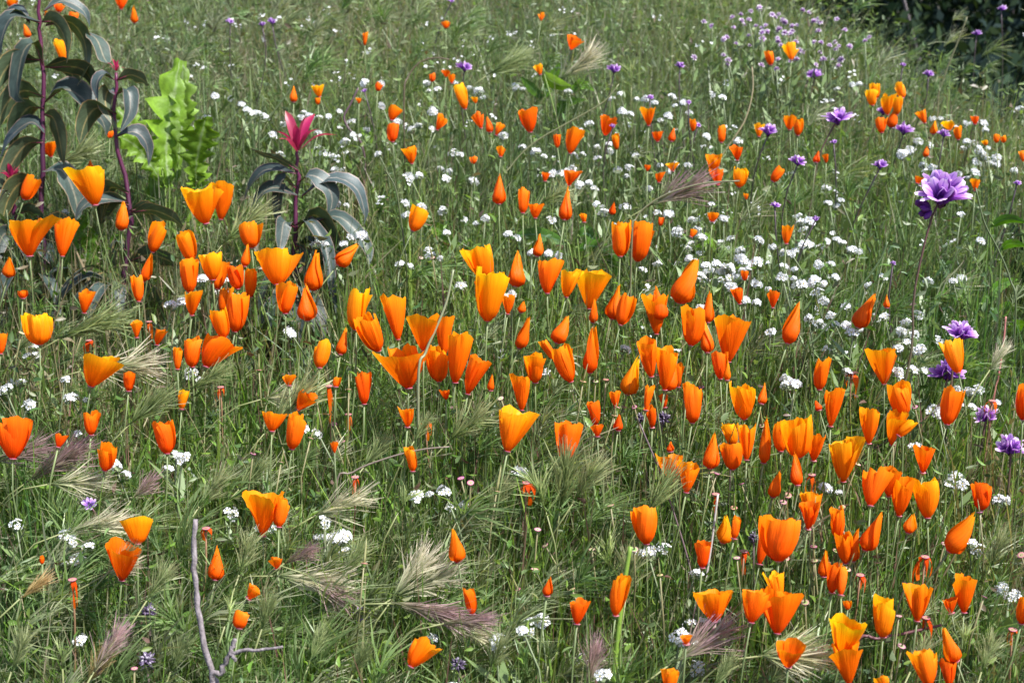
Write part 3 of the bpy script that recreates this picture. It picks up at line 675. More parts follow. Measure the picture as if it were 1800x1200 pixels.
def _ws():
    for k in range(6):
        a = Acc(); V, F, uv, T = stem_mesh((0, 0, 0), (0, 0, 1), (rng.normal(0, .4), rng.normal(0, .4), 1), .0045, (.09, .14, .06), (.18, .22, .12), n=7, sides=4); a.add(V, F, uv, T)
        for j in range(4):
            z = rng.uniform(.3, .85); g = rng.uniform(0, 6.28); d = np.array([math.cos(g), math.sin(g), .9])*rng.uniform(.08, .16)
            c = np.array([0, 0, z]); sd_ = np.array([-d[1], d[0], 0])*.16
            a.add([c, c+d*.5+sd_, c+d, c+d*.5-sd_], [(0, 1, 2, 3)], None, (.13, .19, .07))
        WH_STEM.append(a.mesh('stem', M_STEM))
_ws()
WHITES = """35 10,58 5,40 68,78 130,95 135,145 45,188 100,325 40,345 50,360 40,290 70,275 65,152 150,418 48,340 112,355 122,405 110,410 132,378 160,405 165,425 175,435 185,448 190,335 132,362 200,408 38
580 18,545 35,590 53,567 20,530 45,775 32,862 68,895 60,745 72,740 90,760 100,820 77,830 92,803 105,783 118,762 112,748 118,608 108,588 130,622 132,640 137,868 128,750 138,768 148,826 148,842 152,850 163,672 178,597 188,577 196,535 190,545 196,530 200,498 210,617 205,645 220,620 228,605 240,665 262,722 218,735 212,760 218,760 187,698 205,560 225,558 250,455 190,588 290,480 228,490 265,570 260,668 140,775 290,795 260,885 230,462 30,490 35,646 90
988 20,1002 22,1150 28,1160 32,905 58,935 75,937 127,998 152,905 145,1135 165,1150 172,1183 162,1200 172,1212 190,1175 195,1230 80,1250 75,1270 163,1253 158,1090 156,1093 187,1062 205,1243 232,1250 252,1118 265,1050 250,1070 245,1073 258,1050 270,1025 262,940 258,918 250,985 295,970 297,1085 290,1105 285,1160 282,1187 280,1210 282,1297 240,1035 210,1005 288
1473 118,1472 148,1448 170,1498 130,1498 140,1652 200,1665 210,1697 208,1730 208,1793 182,1614 240,1598 252,1585 262,1635 247,1638 285,1623 282,1710 245,1700 240,1720 255,1730 265,1740 275,1750 280,1720 280,1752 268,1783 292,1715 295,1685 297,1732 220
8 333,115 365,355 480,393 485,427 490,320 520,302 527,400 508,60 600,592 348,605 420,703 455,808 493,892 515,900 508,755 440,752 430,720 303,785 305,833 310,568 305,582 310,713 348,742 355,778 362,817 378,785 400,853 375,893 402,715 370,635 405,555 420,510 576
1018 316,1045 322,1140 323,1048 350,1060 365,1098 354,970 378,1155 365,1175 368,1180 333,1217 378,1233 375,1250 350,1233 408,1190 398,1285 410,1272 375,1225 395,1280 430,1302 432,1303 446,1260 455,1270 465,1210 445,1220 450,1208 427,1285 463,1312 455,1332 450,1240 470,1250 468,1235 480,1270 482,1282 478,1292 478,1286 495,1335 413,1330 490,1309 520,1155 455,935 435,963 437,1130 465,1230 533
1453 322,1458 348,1478 343,1470 353,1400 373,1425 380,1408 382,1413 392,1455 415,1445 425,1480 418,1498 430,1358 425,1390 437,1378 435,1380 460,1375 478,1440 457,1410 490,1400 492,1430 485,1470 480,1437 505,1448 520,1488 530,1420 550,1432 558,1355 575,1360 515,1470 562,1488 562,1555 547,1593 557,1585 575,1607 580,1595 592,1651 590,1632 485,1555 478,1525 492,1675 485,1690 480,1725 415,1690 368,1460 545,1615 545,1500 575,1415 420
37 663,52 702,115 657,124 690,66 616,135 755,310 790,320 795,335 645,202 810,8 675,408 895,558 752,731 862,780 853,815 877,915 820,1100 605,958 645,1380 655,1398 665,1382 668,1492 648,1580 645,1605 640,1625 642,1455 605,1580 603,1615 605,1705 680,1722 675,1638 710,1690 705,1650 717,1452 848,1680 828,1672 840,1690 842,1760 870,1610 775,1750 700
28 912,115 930,127 942,137 972,455 918,140 1115,572 910,560 935,575 935,590 937,603 935,755 1118,872 1115,873 1128,795 1196,606 962,1138 963,1165 952,1223 998,930 1085,952 1080,918 1098,928 1105,1213 1085,1195 1110,1210 1115,1262 1080,1027 1150,1060 1175,1225 1165,1705 945,1715 955,1760 1025,1775 1040"""
WH = [tuple(map(float, p.split())) for p in WHITES.replace('\n', ',').split(',')]
WH.sort(key=lambda p: -p[1])
def white_flower(x, y, seed):
    rs = np.random.default_rng(3000+seed)
    P, t = hit(x, y+8, rs.uniform(.20, .28)); g = ground_at(P[0]+rs.normal(0, .025), P[1]+rs.normal(0, .025))
    root = thing('popcorn_flower', g, 'white flower', 'white popcorn flowers scattered over the slope')
    H = P-g; st = obj('stem', WH_STEM[seed % 6], root)
    st.matrix_local = frame(H, rs.uniform(0, 6)).to_4x4() @ Matrix.Diagonal((*(np.linalg.norm(H)*np.array([.9, .9, 1])), 1))
    nh = 1 if rs.random() < .6 else 2
    for k in range(nh):
        s = (.0145 if k == 0 else .0110)*rs.uniform(.75, 1.2)
        o = obj('flower_head', HEADS[rs.integers(0, 6)], root)
        off = np.zeros(3) if k == 0 else np.array([rs.choice([-1, 1])*.016, rs.normal(0, .008), rs.normal(-.004, .004)])
        o.location = tuple(H+off); o.scale = (s,)*3
        o.rotation_euler = (rs.normal(0.30, .3), rs.normal(0, .35), rs.uniform(0, 6.28)); c = rs.uniform(.9, 1.06); o.color = (c, c, c, 1)
    ITEMS.append(dict(o=root, x=x, y=y, cat='white', t=t, w=20, nh=nh))
NW = 300
for k, (x, y) in enumerate(WH[:NW]): white_flower(x, y, k)
# the tiny rest of them, far up the slope, is one mass
a = Acc(); rs = np.random.default_rng(99); rest = list(WH[NW:])
for _ in range(300):
    x = rs.uniform(300, 1800); y = rs.uniform(10, 640)
    dens = math.exp(-((x-1350)/330)**2-((y-430)/170)**2) + .75*math.exp(-((x-680)/260)**2-((y-190)/130)**2) + .5*math.exp(-((x-1150)/200)**2-((y-230)/90)**2)
    if rs.random() < dens*1.3: rest.append((x, y))
for x, y in rest:
    P, t = hit(x, y, rs.uniform(.14, .24))
    for k in range(rs.integers(2, 7)):
        floret(a, P+rs.normal(0, .0045, 3), nrm(np.array([rs.normal(0, .5), -.5+rs.normal(0, .5), 1])), .0030*rs.uniform(.7, 1.2), rs, False)
tag(obj('distant_blossom', a.mesh('distant_blossom', M_WHITE, smooth=False)), 'tiny white specks of blossom low in the upper meadow', 'white blossom', kind='stuff')
print('whites', len(WH), len(rest), round(time.time()-_t, 1))

# ------------------------------------------------------------------ purple wildflowers
def lilac_petal(rs, L, W, flare):
    nu, nv = 4, 6; u = np.tile(np.linspace(-1, 1, nu), nv); v = np.repeat(np.linspace(0, 1, nv), nu)
    w = W*np.interp(v, [0, .3, .65, .9, 1], [.35, .75, 1, .85, .35])
    r = .10*L + L*flare*v**1.7; z = L*(v - .32*flare*v*v)
    return np.column_stack([r - .25*np.abs(u)*w*v*0 + .22*w*(u*u), u*w, z]), grid_faces(nu, nv), np.column_stack([u/2+.5, v])
def floret_mesh(seed, flare):
    rs = np.random.default_rng(seed); a = Acc()
    for k in range(6):
        V, F, uv = lilac_petal(rs, 1.0*rs.uniform(.85, 1.05), .205, flare*rs.uniform(.75, 1.2)); g = k*1.0472+rs.normal(0, .1)
        c, s = math.cos(g), math.sin(g); V = V@np.array([[c, s, 0], [-s, c, 0], [0, 0, 1]]); a.add(V, F, uv)
    V, F, uv = tube([(0, 0, -.35), (0, 0, -.1), (0, 0, .12)], [.06, .12, .13], 6); uv = uv*np.array([1, .25]); a.add(V, F, uv)
    return a.mesh('floret', M_LILAC)
FLOR = [floret_mesh(60+k, f) for k, f in enumerate((.50, .62, .42, .70))]
def bud_mesh():
    a = Acc(); V, F, uv = tube([(0, 0, 0), (0, 0, .25), (0, 0, .6), (0, 0, .9), (0, 0, 1.0)], [.08, .2, .24, .14, .03], 7); uv = uv*np.array([1, .55]); a.add(V, F, uv)
    return a.mesh('bud', M_LILAC)
ME_BUD = bud_mesh()
def bract_mesh():
    a = Acc()
    for k in range(4):
        g = k*1.57; d = np.array([math.cos(g), math.sin(g), 0]); s = np.array([-d[1], d[0], 0])
        a.add([d*.1-s*.12, d*.1+s*.12, d*.34+s*.2+np.array([0, 0, .3]), d*.36+np.array([0, 0, .6]), d*.34-s*.2+np.array([0, 0, .3])], [(0, 1, 2, 3, 4)], None, (.07, .02, .07))
    return a.mesh('bract', M_STEM)
ME_BRACT = bract_mesh()
def stalk_world(pts_px, t0, t1):
    n = len(pts_px); return np.array([at_depth(x, y, t0+(t1-t0)*k/(n-1)) for k, (x, y) in enumerate(pts_px)])
PURPLE_LBL = {}
def purple(x, y, w, n=None, path=None, h=None, tone=(1, 1, 1), seed=0, lean=0.0, label=None, buds=0):
    """a head of lilac florets w pixels wide centred on the pixel (x, y), on a bare dark stem"""
    rs = np.random.default_rng(8000+seed)
    if path:                                       # the stem's own course: its last pixel is where it meets the ground cover
        gp, tg = hit(path[-1][0], path[-1][1], 0.10); t = tg
        C = spline(stalk_world([(x, y)]+path, t, tg), 16)
        g0 = ground_at(C[-1][0], C[-1][1]+.01); C = np.vstack([C, g0])[::-1]
        t = tg
    else:
        P, t = hit(x, y, h if h else rs.uniform(.27, .33)); g0 = ground_at(P[0]-lean*.06+rs.normal(0, .02), P[1]+rs.normal(0, .02))
        C = None
    P = at_depth(x, y, t); S = w*t/FPX*.46
    ax = nrm(np.array([lean, -.15+rs.normal(0, .1), 1]))
    base = P - ax*S*.55
    root = thing('purple_wildflower', g0, 'purple flower', 'purple wildflowers on bare stems')
    a = Acc()
    if C is None:
        V, F, uv, T = stem_mesh(g0, base, ax, .0012, (.07, .11, .04), (.08, .05, .07), origin=g0, n=9)
    else:
        C[-1] = base; C = C-g0; V, F, uv = tube(C, np.linspace(.0017, .0013, len(C)), 6)
        T = np.array([.07, .12, .04])[None]*(1-uv[:, 1:2]) + np.array([.10, .025, .04])[None]*uv[:, 1:2]
    a.add(V, F, uv, T); obj('stem', a.mesh('stem', M_STEM), root)
    n = n or max(3, int(w/9))
    for k in range(n):
        g = k*2.399+rs.uniform(0, .6); e = 1.12*math.sqrt((k+.3)/n)
        d = nrm(np.array([math.cos(g)*math.sin(e), math.sin(g)*math.sin(e), math.cos(e)]) + .22*ax)
        o = obj('floret', FLOR[rs.integers(0, 4)], root); s = S*.98*rs.uniform(.85, 1.1)
        Rm = frame(d, rs.uniform(0, 6)).to_4x4(); Rm.translation = Vector((base-g0+d*s*.38).tolist()); o.matrix_local = Rm @ Matrix.Scale(s, 4)
        b = rs.uniform(.88, 1.15); o.color = (tone[0]*b, tone[1]*b, tone[2]*b, 1)
    for k in range(buds):
        d = nrm(np.array([-1+rs.normal(0, .35), rs.normal(0, .6)-.4, -.05+rs.normal(0, .45)])); o = obj('bud', ME_BUD, root)
        Rm = frame(d).to_4x4(); Rm.translation = Vector((base-g0+d*S*.18+S*np.array([-.30, -.22, -.06])).tolist()); o.matrix_local = Rm @ Matrix.Scale(S*.60*rs.uniform(.7, 1.1), 4); o.color = (.45, .32, .5, 1)
    o = obj('bract', ME_BRACT, root); Rm = frame(ax).to_4x4(); Rm.translation = Vector((base-g0-ax*S*.08).tolist()); o.matrix_local = Rm @ Matrix.Scale(S*.5, 4)
    ITEMS.append(dict(o=root, x=x, y=y, cat='purple', t=t, w=w, label=label))
purple(1662, 338, 104, 9, [(1640, 376), (1620, 450), (1605, 530), (1604, 600), (1588, 680), (1545, 752), (1512, 850), (1496, 940)], seed=1, lean=.25, buds=8, label='largest purple blossom on a tall curved maroon stem with dark buds beneath')
purple(1692, 584, 58, 6, [(1678, 612), (1672, 680), (1664, 750), (1652, 830), (1640, 900)], seed=2, lean=.1, label='pale purple blossom perched against a yellow-orange half open poppy')
purple(1668, 655, 62, 6, [(1660, 684), (1640, 725), (1560, 775), (1480, 818), (1400, 860), (1340, 885)], seed=3, lean=.05, tone=(.85, .7, .95), label='deep purple blossom on a thin stem arching low across orange poppies')
purple(1735, 732, 46, 5, [(1730, 755), (1722, 800), (1705, 860), (1690, 930)], seed=4, tone=(1.1, 1.1, 1.05), label='loose pale purple blossom in front of wilted orange poppy petals')
purple(1776, 786, 54, 6, [(1776, 812), (1770, 880), (1755, 960), (1745, 1020)], seed=5, lean=.05, tone=(1.05, 1.1, 1.02), label='upright pale-tipped purple blossom standing by the dark leafy shrub')
purple(1475, 207, 50, 5, [(1462, 228), (1438, 280), (1425, 360), (1410, 440), (1392, 500)], seed=6, lean=.15, label='broad purple blossom on a long dark stem running down past white flowers')
purple(1433, 131, 30, 5, [(1430, 146), (1422, 185), (1418, 250)], seed=7, label='upright purple blossom standing alone above a pair of orange poppies')
purple(1554, 196, 27, 4, [(1545, 212), (1525, 245), (1505, 290), (1495, 320)], seed=8, lean=.2, label='small purple blossom tucked against a clump of yellow-orange poppies')
purple(170-15, 886, 34, 3, [(168, 905), (170, 950), (163, 1040), (150, 1130)], seed=9, lean=-.5, tone=(.8, .8, .95), label='purple buds nodding on a mauve stem beside a pale foxtail plume')
purple(640, 1083, 40, 4, [(622, 1095), (600, 1125), (575, 1175), (560, 1205)], seed=10, lean=.7, tone=(.62, .5, .85), label='dark violet blossom leaning out of the foxtail tufts')
for k, (x, y, w, l) in enumerate([(1590, 228, 36, 'purple blossom with white flowers just below, beside the yellow-orange poppy clump'), (1660, 235, 25, 'purple blossom in front of a small yellow-orange poppy near the white clusters'), (1354, 230, 40, 'broad pale purple blossom beside a small yellow-orange poppy on the open slope'),
        (1405, 284, 31, 'short purple blossom between two faint red-orange poppies and white flowers'), (1550, 290, 31, 'purple blossom standing clear in green grass below the yellow-orange clump'), (1632, 130, 20, 'tiny purple blossom in the pale grass before the dark bushes'), (1588, 114, 13, None), (1760, 15, 17, None), (1717, 58, 19, None),
        (818, 118, 32, 'purple blossom ringed by white flowers high on the slope'), (1080, 122, 28, 'dusky purple blossom beside an upright tuft of bright grass'), (1195, 115, 19, 'small greyish purple blossom on a thin stem in soft grass'), (478, 38, 19, None), (460, 43, 15, None), (405, 38, 18, None), (795, 2, 15, None), (1228, 220, 15, None), (1142, 172, 15, None), (1210, 180, 13, None), (1362, 360, 20, None), (1435, 385, 18, None), (1570, 462, 12, None), (1465, 250, 13, None), (1078, 222, 13, None), (640, 160, 13, None), (1788, 322, 14, None)]):
    purple(x, y, w, seed=40+k, lean=rng.normal(.05, .2), label=l, tone=(1, 1, 1) if y > 100 else (1.0, 1.05, 1))
# pale lilac drift far up the slope
def lilac_far_mesh(seed):
    rs = np.random.default_rng(seed); a = Acc()
    for k in range(5):
        g = k*2.4; d = nrm(np.array([math.cos(g)*.8, math.sin(g)*.8, .8])); M = np.array(frame(d))
        for j in range(5):
            V, F, uv = lilac_petal(rs, .8, .26, .8); c, s = math.cos(j*1.2566), math.sin(j*1.2566); V = V@np.array([[c, s, 0], [-s, c, 0], [0, 0, 1]]); a.add(V@M.T, F, uv)
    return a.mesh('flower_head', M_LILAC)
FARH = [lilac_far_mesh(k) for k in (1, 2, 3)]
rs = np.random.default_rng(5); k = 0
while k < 75:
    x = rs.normal(1370, 85); y = rs.normal(66, 30)
    if not (1180 < x < 1530 and 8 < y < 122): continue
    P, t = hit(x, y, rs.uniform(.20, .30)); g = ground_at(P[0], P[1]+.01)
    root = thing('lilac_flower', g, 'lilac flower', 'pale lilac drift high on the slope', 'small pale lilac blossom in the hazy drift high on the slope')
    H = P-g; st = obj('stem', WH_STEM[k % 6], root); st.matrix_local = frame(H).to_4x4() @ Matrix.Diagonal((*([np.linalg.norm(H)]*3), 1))
    o = obj('flower_head', FARH[k % 3], root); o.location = tuple(H); o.scale = (.0080*rs.uniform(.7, 1.2),)*3; o.rotation_euler = (rs.normal(0, .4), rs.normal(0, .4), rs.uniform(0, 6))
    b = rs.uniform(.9, 1.25); o.color = (1.12*b, 1.5*b, .95*b, 1); k += 1

# withered grey purple heads
def withered_mesh(seed):
    rs = np.random.default_rng(seed); a = Acc()
    for k in range(60):
        d = nrm(rs.normal(size=3)+np.array([0, 0, .35])); L = rs.uniform(.6, 1.05)
        b = d*L; c = np.array([.075, .055, .10])*rs.uniform(.6, 1.9) if rs.random() < .75 else np.array([.40, .36, .44])
        V, F, uv = tube([d*.2, d*L*.7, b+rs.normal(0, .1, 3)], [.10, .13, .02], 4); a.add(V, F, uv, c)
    return a.mesh('seed_head', M_STEM)
WITH = [withered_mesh(k) for k in (1, 2, 3)]
for k, (x, y, w, l) in enumerate([(262, 1076, 36, 'spiky grey-purple withered head above its twin, by a pink-rimmed spent poppy'), (258, 1160, 36, 'spiky grey-purple withered head lower of two beside a bare forked twig'), (1165, 736, 30, 'withered grey-purple head with pale flecks among orange poppies'), (1125, 736, 22, 'small dark withered purple head beside a larger flecked one'),
        (1285, 787, 26, 'dark withered purple head in front of a closed orange poppy'), (805, 1168, 30, 'withered purple head under the large pale foxtail plumes'), (1325, 946, 24, 'withered mauve head touching a red-orange half open poppy')]):
    rs = np.random.default_rng(k); P, t = hit(x, y, .25); g = ground_at(P[0]+rs.normal(0, .02), P[1])
    root = thing('withered_flower', g, 'withered flower', 'withered purple heads'); tag(root, l)
    V, F, uv, T = stem_mesh(g, P, (0, 0, 1), .0012, (.10, .12, .05), (.14, .10, .10), origin=g); a = Acc(); a.add(V, F, uv, T); obj('stem', a.mesh('stem', M_STEM), root)
    o = obj('seed_head', WITH[k % 3], root); o.location = tuple(P-g); o.scale = (.5*w*t/FPX,)*3
    ITEMS.append(dict(o=root, x=x, y=y, cat='withered', t=t, w=w, label=l))
print('purple', round(time.time()-_t, 1))

# ------------------------------------------------------------------ foxtail grass
def foxtail_mesh(seed, base, tip, spread=.45, n=38, awns=3):
    """a brush of pale spikelets whose long awns fan forward; unit length along +z"""
    rs = np.random.default_rng(seed); a = Acc(); base = np.array(base); tip = np.array(tip)
    for k in range(n):
        v = rs.random()**.9*.5; g = rs.uniform(0, 6.28)
        root = np.array([.02*math.cos(g), .02*math.sin(g), v]); ang0 = spread*rs.uniform(.15, 1.1)*(1.1-.5*v)
        for j in range(awns+1):
            ga = g+rs.normal(0, .35); an = ang0+rs.normal(0, .10); L = rs.uniform(.40, .66)*(1.0-.2*v)
            d = np.array([math.cos(ga)*math.sin(an), math.sin(ga)*math.sin(an), math.cos(an)]); b = nrm(np.cross(d, rs.normal(size=3)))
            p0 = root; q = rs.uniform(.30, .5); p1 = root+d*L*q; p2 = root+d*L+np.array([rs.normal(0, .05), rs.normal(0, .05), -.03])
            fat = j == 0; w1 = .0125 if fat else .0046; w0 = .003 if fat else .0045
            c0 = base*rs.uniform(.75, 1.25); c1 = tip*rs.uniform(.75, 1.3); cm = (.45*c0+.55*c1)*(1.25 if fat else 1)
            a.add([p0-b*w0, p0+b*w0, p1+b*w1, p1-b*w1, p2+b*.0022, p2-b*.0022], [(0, 1, 2, 3), (3, 2, 4, 5)], None, np.array([c0, c0, cm, cm, c1, c1]))
    V, F, uv = tube([(0, 0, -.05), (0, 0, .3), (0, 0, .6)], [.012, .010, .004], 4); a.add(V, F, uv, base)
    return a.mesh('seed_head', M_AWN)
FOX = {'g': [foxtail_mesh(1, (.17, .25, .08), (.32, .36, .17)), foxtail_mesh(2, (.16, .24, .07), (.36, .37, .20), .6)],
       'p': [foxtail_mesh(3, (.26, .32, .14), (.66, .60, .46)), foxtail_mesh(4, (.21, .28, .11), (.62, .54, .43), .55)],
       'v': [foxtail_mesh(5, (.24, .30, .12), (.44, .25, .31)), foxtail_mesh(6, (.30, .30, .16), (.46, .28, .33), .36)],
       'd': [foxtail_mesh(7, (.36, .30, .10), (.56, .38, .20), .38)],
       'r': [foxtail_mesh(8, (.22, .32, .08), (.46, .52, .25), 1.05, 14, 2)]}
FOXNAME = {'g': 'green', 'p': 'pale straw-tipped', 'v': 'purple-tipped', 'd': 'golden brown', 'r': 'spiky open'}
FT = [(95,292,182,250,'g'),(110,592,245,545,'g'),(150,650,285,636,'p'),(228,745,312,678,'g'),(335,684,415,640,'g'),(50,845,172,772,'v'),(-20,812,90,780,'v'),(90,850,195,850,'p'),(470,755,570,655,'g'),(465,700,545,690,'p'),(555,905,660,862,'p'),(790,775,872,705,'g'),(728,775,760,725,'g'),
      (985,890,1000,765,'g'),(960,900,925,800,'r'),(1010,880,1065,790,'g'),(1135,905,1195,805,'g'),(112,936,232,915,'p'),(35,1052,90,1008,'d'),(165,1180,222,1092,'v'),(150,1205,200,1130,'d'),(110,1175,112,1110,'r'),(258,1055,302,985,'g'),(195,1000,252,955,'g'),(185,1010,250,985,'p'),
      (488,1012,625,1035,'p'),(690,1052,770,960,'p'),(695,1048,815,1000,'p'),(695,1060,830,1090,'v'),(780,1095,880,1085,'v'),(790,1100,870,1130,'p'),(600,1010,650,945,'g'),(460,1105,485,1035,'g'),(620,1185,655,1120,'g'),(500,990,570,955,'v'),(540,1010,620,1060,'v'),
      (1180,1165,1305,1090,'v'),(1032,1205,1050,1105,'v'),(963,1170,968,1110,'r'),(1072,1012,1065,915,'r'),(1100,1052,1112,955,'g'),(1340,1152,1470,1160,'p'),(1335,1150,1450,1120,'g'),(1690,1155,1700,1065,'r'),(1725,1180,1760,1110,'g'),(1255,1205,1300,1140,'g'),(1350,1205,1400,1140,'g'),
      (860,130,945,80,'g'),(985,140,1060,85,'p'),(1110,150,1112,95,'r'),(640,92,655,45,'r'),(1140,362,1255,312,'v'),(950,358,1010,328,'g'),(395,425,475,345,'g'),(300,1180,330,1110,'g'),(420,1010,445,930,'g'),(395,1100,420,1040,'r'),(545,1160,575,1090,'g'),(350,890,400,820,'g'),
      (640,820,690,760,'g'),(860,900,900,830,'g'),(30,620,70,560,'g'),(700,900,740,840,'r'),(1600,1180,1640,1120,'g'),(1740,1000,1770,920,'g'),(20,1180,50,1100,'g'),(230,880,280,830,'v'),(420,860,480,800,'g'),(1240,640,1270,580,'g'),(1740,650,1780,600,'p'),(860,1180,890,1100,'g')]
def foxtail(x0, y0, x1, y1, c, seed, label=None):
    rs = np.random.default_rng(9000+seed)
    P, t = hit(x0, y0, rs.uniform(.22, .28)); L = math.hypot(x1-x0, y1-y0)*t/FPX*1.12
    ax = nrm(CX*(x1-x0)+CU*(y0-y1)+CF*math.hypot(x1-x0, y1-y0)*rs.normal(0, .18))
    g = ground_at(P[0]-ax[0]*.07, P[1]+rs.normal(0, .03))
    root = thing('foxtail', g, 'foxtail grass', 'foxtail grass heads'); root['kind'] = 'thing'
    V, F, uv, T = stem_mesh(g, P, ax, .0009, (.11, .17, .05), (.22, .24, .10), origin=g, n=9); a = Acc(); a.add(V, F, uv, T); obj('stalk', a.mesh('stalk', M_STEM), root)
    o = obj('seed_head', FOX[c][rs.integers(0, len(FOX[c]))], root); Rm = frame(ax, rs.uniform(0, 6)).to_4x4(); Rm.translation = Vector((P-g).tolist()); o.matrix_local = Rm @ Matrix.Scale(L, 4)
    b = rs.uniform(.85, 1.15); o.color = (b, b, b, 1)
    ITEMS.append(dict(o=root, x=(x0+x1)/2, y=(y0+y1)/2, cat='foxtail', c=c, t=t, w=L*FPX/t, tilt=abs(x1-x0)/math.hypot(x1-x0, y1-y0)))
for k, f in enumerate(FT): foxtail(*f, k)

# ------------------------------------------------------------------ grey-leaved shrubs with magenta tips
def ribbon_leaf(P, width, B, uvw=True, fold=.25, prof=None, nu=5, n=14):
    """leaf blade along the curve P, width profile, side direction B, folded along its midrib"""
    C = spline(P, n); T = np.gradient(C, axis=0); T /= np.linalg.norm(T, axis=1)[:, None]
    s = np.linspace(0, 1, n); w = width*np.interp(s, [0, .06, .2, .45, .75, .93, 1], [.06, .22, .75, 1, .72, .26, .03]) if prof is None else width*(prof[0] if isinstance(prof, tuple) else prof)(s)
    if np.mean(np.cross(B, T)[:, 2]) < 0: B = -np.asarray(B)          # the upper face looks up
    pr = prof if isinstance(prof, tuple) else None
    V = []; UV = []
    for i in range(n):
        b = nrm(B - T[i]*np.dot(B, T[i])); nn = np.cross(b, T[i])
        for k in range(nu):
            u = -1+2*k/(nu-1); wi = w[i] if (pr is None or u < 0) else width*pr[1](s[i])
            V.append(C[i]+b*u*wi*.5 + nn*(abs(u)*wi*.5*fold + (.10*width*math.sin(9*s[i]+3*u)*abs(u) if pr else 0))); UV.append((u/2+.5, s[i]))
    return np.array(V), grid_faces(nu, n), np.array(UV)
def px_curve(pts, t, dt):
    m = len(pts); return np.array([at_depth(x, y, t+dt*k/(m-1)) for k, (x, y) in enumerate(pts)])
def sumac(label, stem_px, foot_px, leaves, tip, seed):
    rs = np.random.default_rng(600+seed)
    gp, t = hit(*foot_px, 0.0); g = ground_at(gp[0], gp[1])
    root = thing('grey_leaf_shrub', g, 'shrub', 'young shrubs with drooping grey leaves', label)
    C = spline(np.vstack([px_curve(stem_px, t-.02, .02), g]), 18); C[1:-1] += rs.normal(0, .0022, (16, 3)); a = Acc()
    V, F, uv = tube(C-g, np.linspace(.0026, .0052, len(C)), 7); T = np.array([.105, .010, .050])[None]*(1-uv[:, 1:2])+np.array([.030, .010, .028])[None]*uv[:, 1:2]
    a.add(V, F, uv, T); obj('stem', a.mesh('stem', M_STEM), root)
    for (pts, w) in leaves:
        dt = rs.uniform(-.06, .05); P = px_curve(pts, t-.02, dt)
        phi = rs.uniform(.55, 1.0); tv = nrm(P[-1]-P[0]); side = nrm(np.cross(CF, tv)); B = CF*math.cos(phi) + side*math.sin(phi)*rs.choice([-1, 1]) if w < 60 else side
        V, F, uv = ribbon_leaf(P, w*t/FPX/math.sin(phi)*rs.uniform(.95, 1.3), B, fold=rs.uniform(.05, .5)); V = V + (.0022*np.sin(uv[:, 1]*rs.uniform(9, 16)+rs.uniform(0, 6))*np.abs(uv[:, 0]-.5)*2)[:, None]*np.array([.3, .5, .8])
        o = obj('leaf', mesh('leaf', V-g, F, M_SUMAC, uv), root); b = rs.uniform(.75, 1.3); o.color = (b*rs.uniform(.95, 1.1), b, b*rs.uniform(.95, 1.25), 1)
        mid = spline(P, 14)-g; q = np.linspace(0, 1, 5); Vp, Fp, up = tube(mid[:4]-np.array([0, 0, .0006]), [.0012, .0011, .0009, .0006], 5); a = Acc(); a.add(Vp, Fp, up, (.12, .015, .04)); obj('leaf_stalk', a.mesh('leaf_stalk', M_STEM), o)
    for k in range(16 if seed < 4 else 5):              # extra low leaves round the foot, added to shade the gaps
        az = rs.uniform(0, 6.28); hgt = rs.uniform(.02, .17); L = rs.uniform(.07, .11); o_ = np.array([math.cos(az), math.sin(az), 0])
        p = g + np.array([0, 0, hgt]) + o_*.01; P = np.array([p, p+o_*L*.4+np.array([0, 0, .025]), p+o_*L*.8, p+o_*L-np.array([0, 0, .035])])
        V, F, uv = ribbon_leaf(P, rs.uniform(.022, .03), np.array([-o_[1], o_[0], rs.normal(0, .3)]), fold=.2)
        o = obj('leaf', mesh('leaf', V-g, F, M_SUMAC, uv), root); b = rs.uniform(.7, 1.2); o.color = (b, b, b*1.1, 1)
    tx, ty, r = tip
    base = at_depth(tx, ty, t-.02)
    for k in range(9):
        g_ = k*2.4; e = .25+.95*k/9; d = nrm(CX*math.cos(g_)*math.sin(e)+np.array([0, 1., 0])*math.sin(g_)*math.sin(e)+np.array([0, 0, 1.])*math.cos(e)); L = r*t/FPX*rs.uniform(.65, 1.1)
        P = np.array([base, base+d*L*.5+np.array([0, 0, .1*L]), base+d*L-np.array([0, 0, .10*L])])
        V, F, uv = ribbon_leaf(P, L*.21, np.cross(d, np.array([0, 0, 1.]))+rs.normal(0, .2, 3), fold=.3, n=8)
        o = obj('young_leaf', mesh('young_leaf', V-g, F, M_RED, uv), root); b = rs.uniform(.75, 1.25); o.color = (b, b*rs.uniform(.6, 1.6), b, 1)
    ITEMS.append(dict(o=root, x=tx, y=ty, cat='shrub', t=t, w=r, label=label))
def red_color(t, N, L):
    uv = N.new('ShaderNodeUVMap'); uv.uv_map = 'UVMap'; sx = N.new('ShaderNodeSeparateXYZ'); L.new(uv.outputs[0], sx.inputs[0])
    c = ramp(N, L, sx.outputs[1], [(0, (.30, .02, .07)), (.6, (.42, .035, .11)), (1, (.36, .06, .07))]); oi = N.new('ShaderNodeObjectInfo'); return mul(N, L, c, oi.outputs['Color'])
M_RED = leafy('magenta_young_leaf', red_color, trans=.4, trans_gain=(1.2, .9, 1), rough=.4)
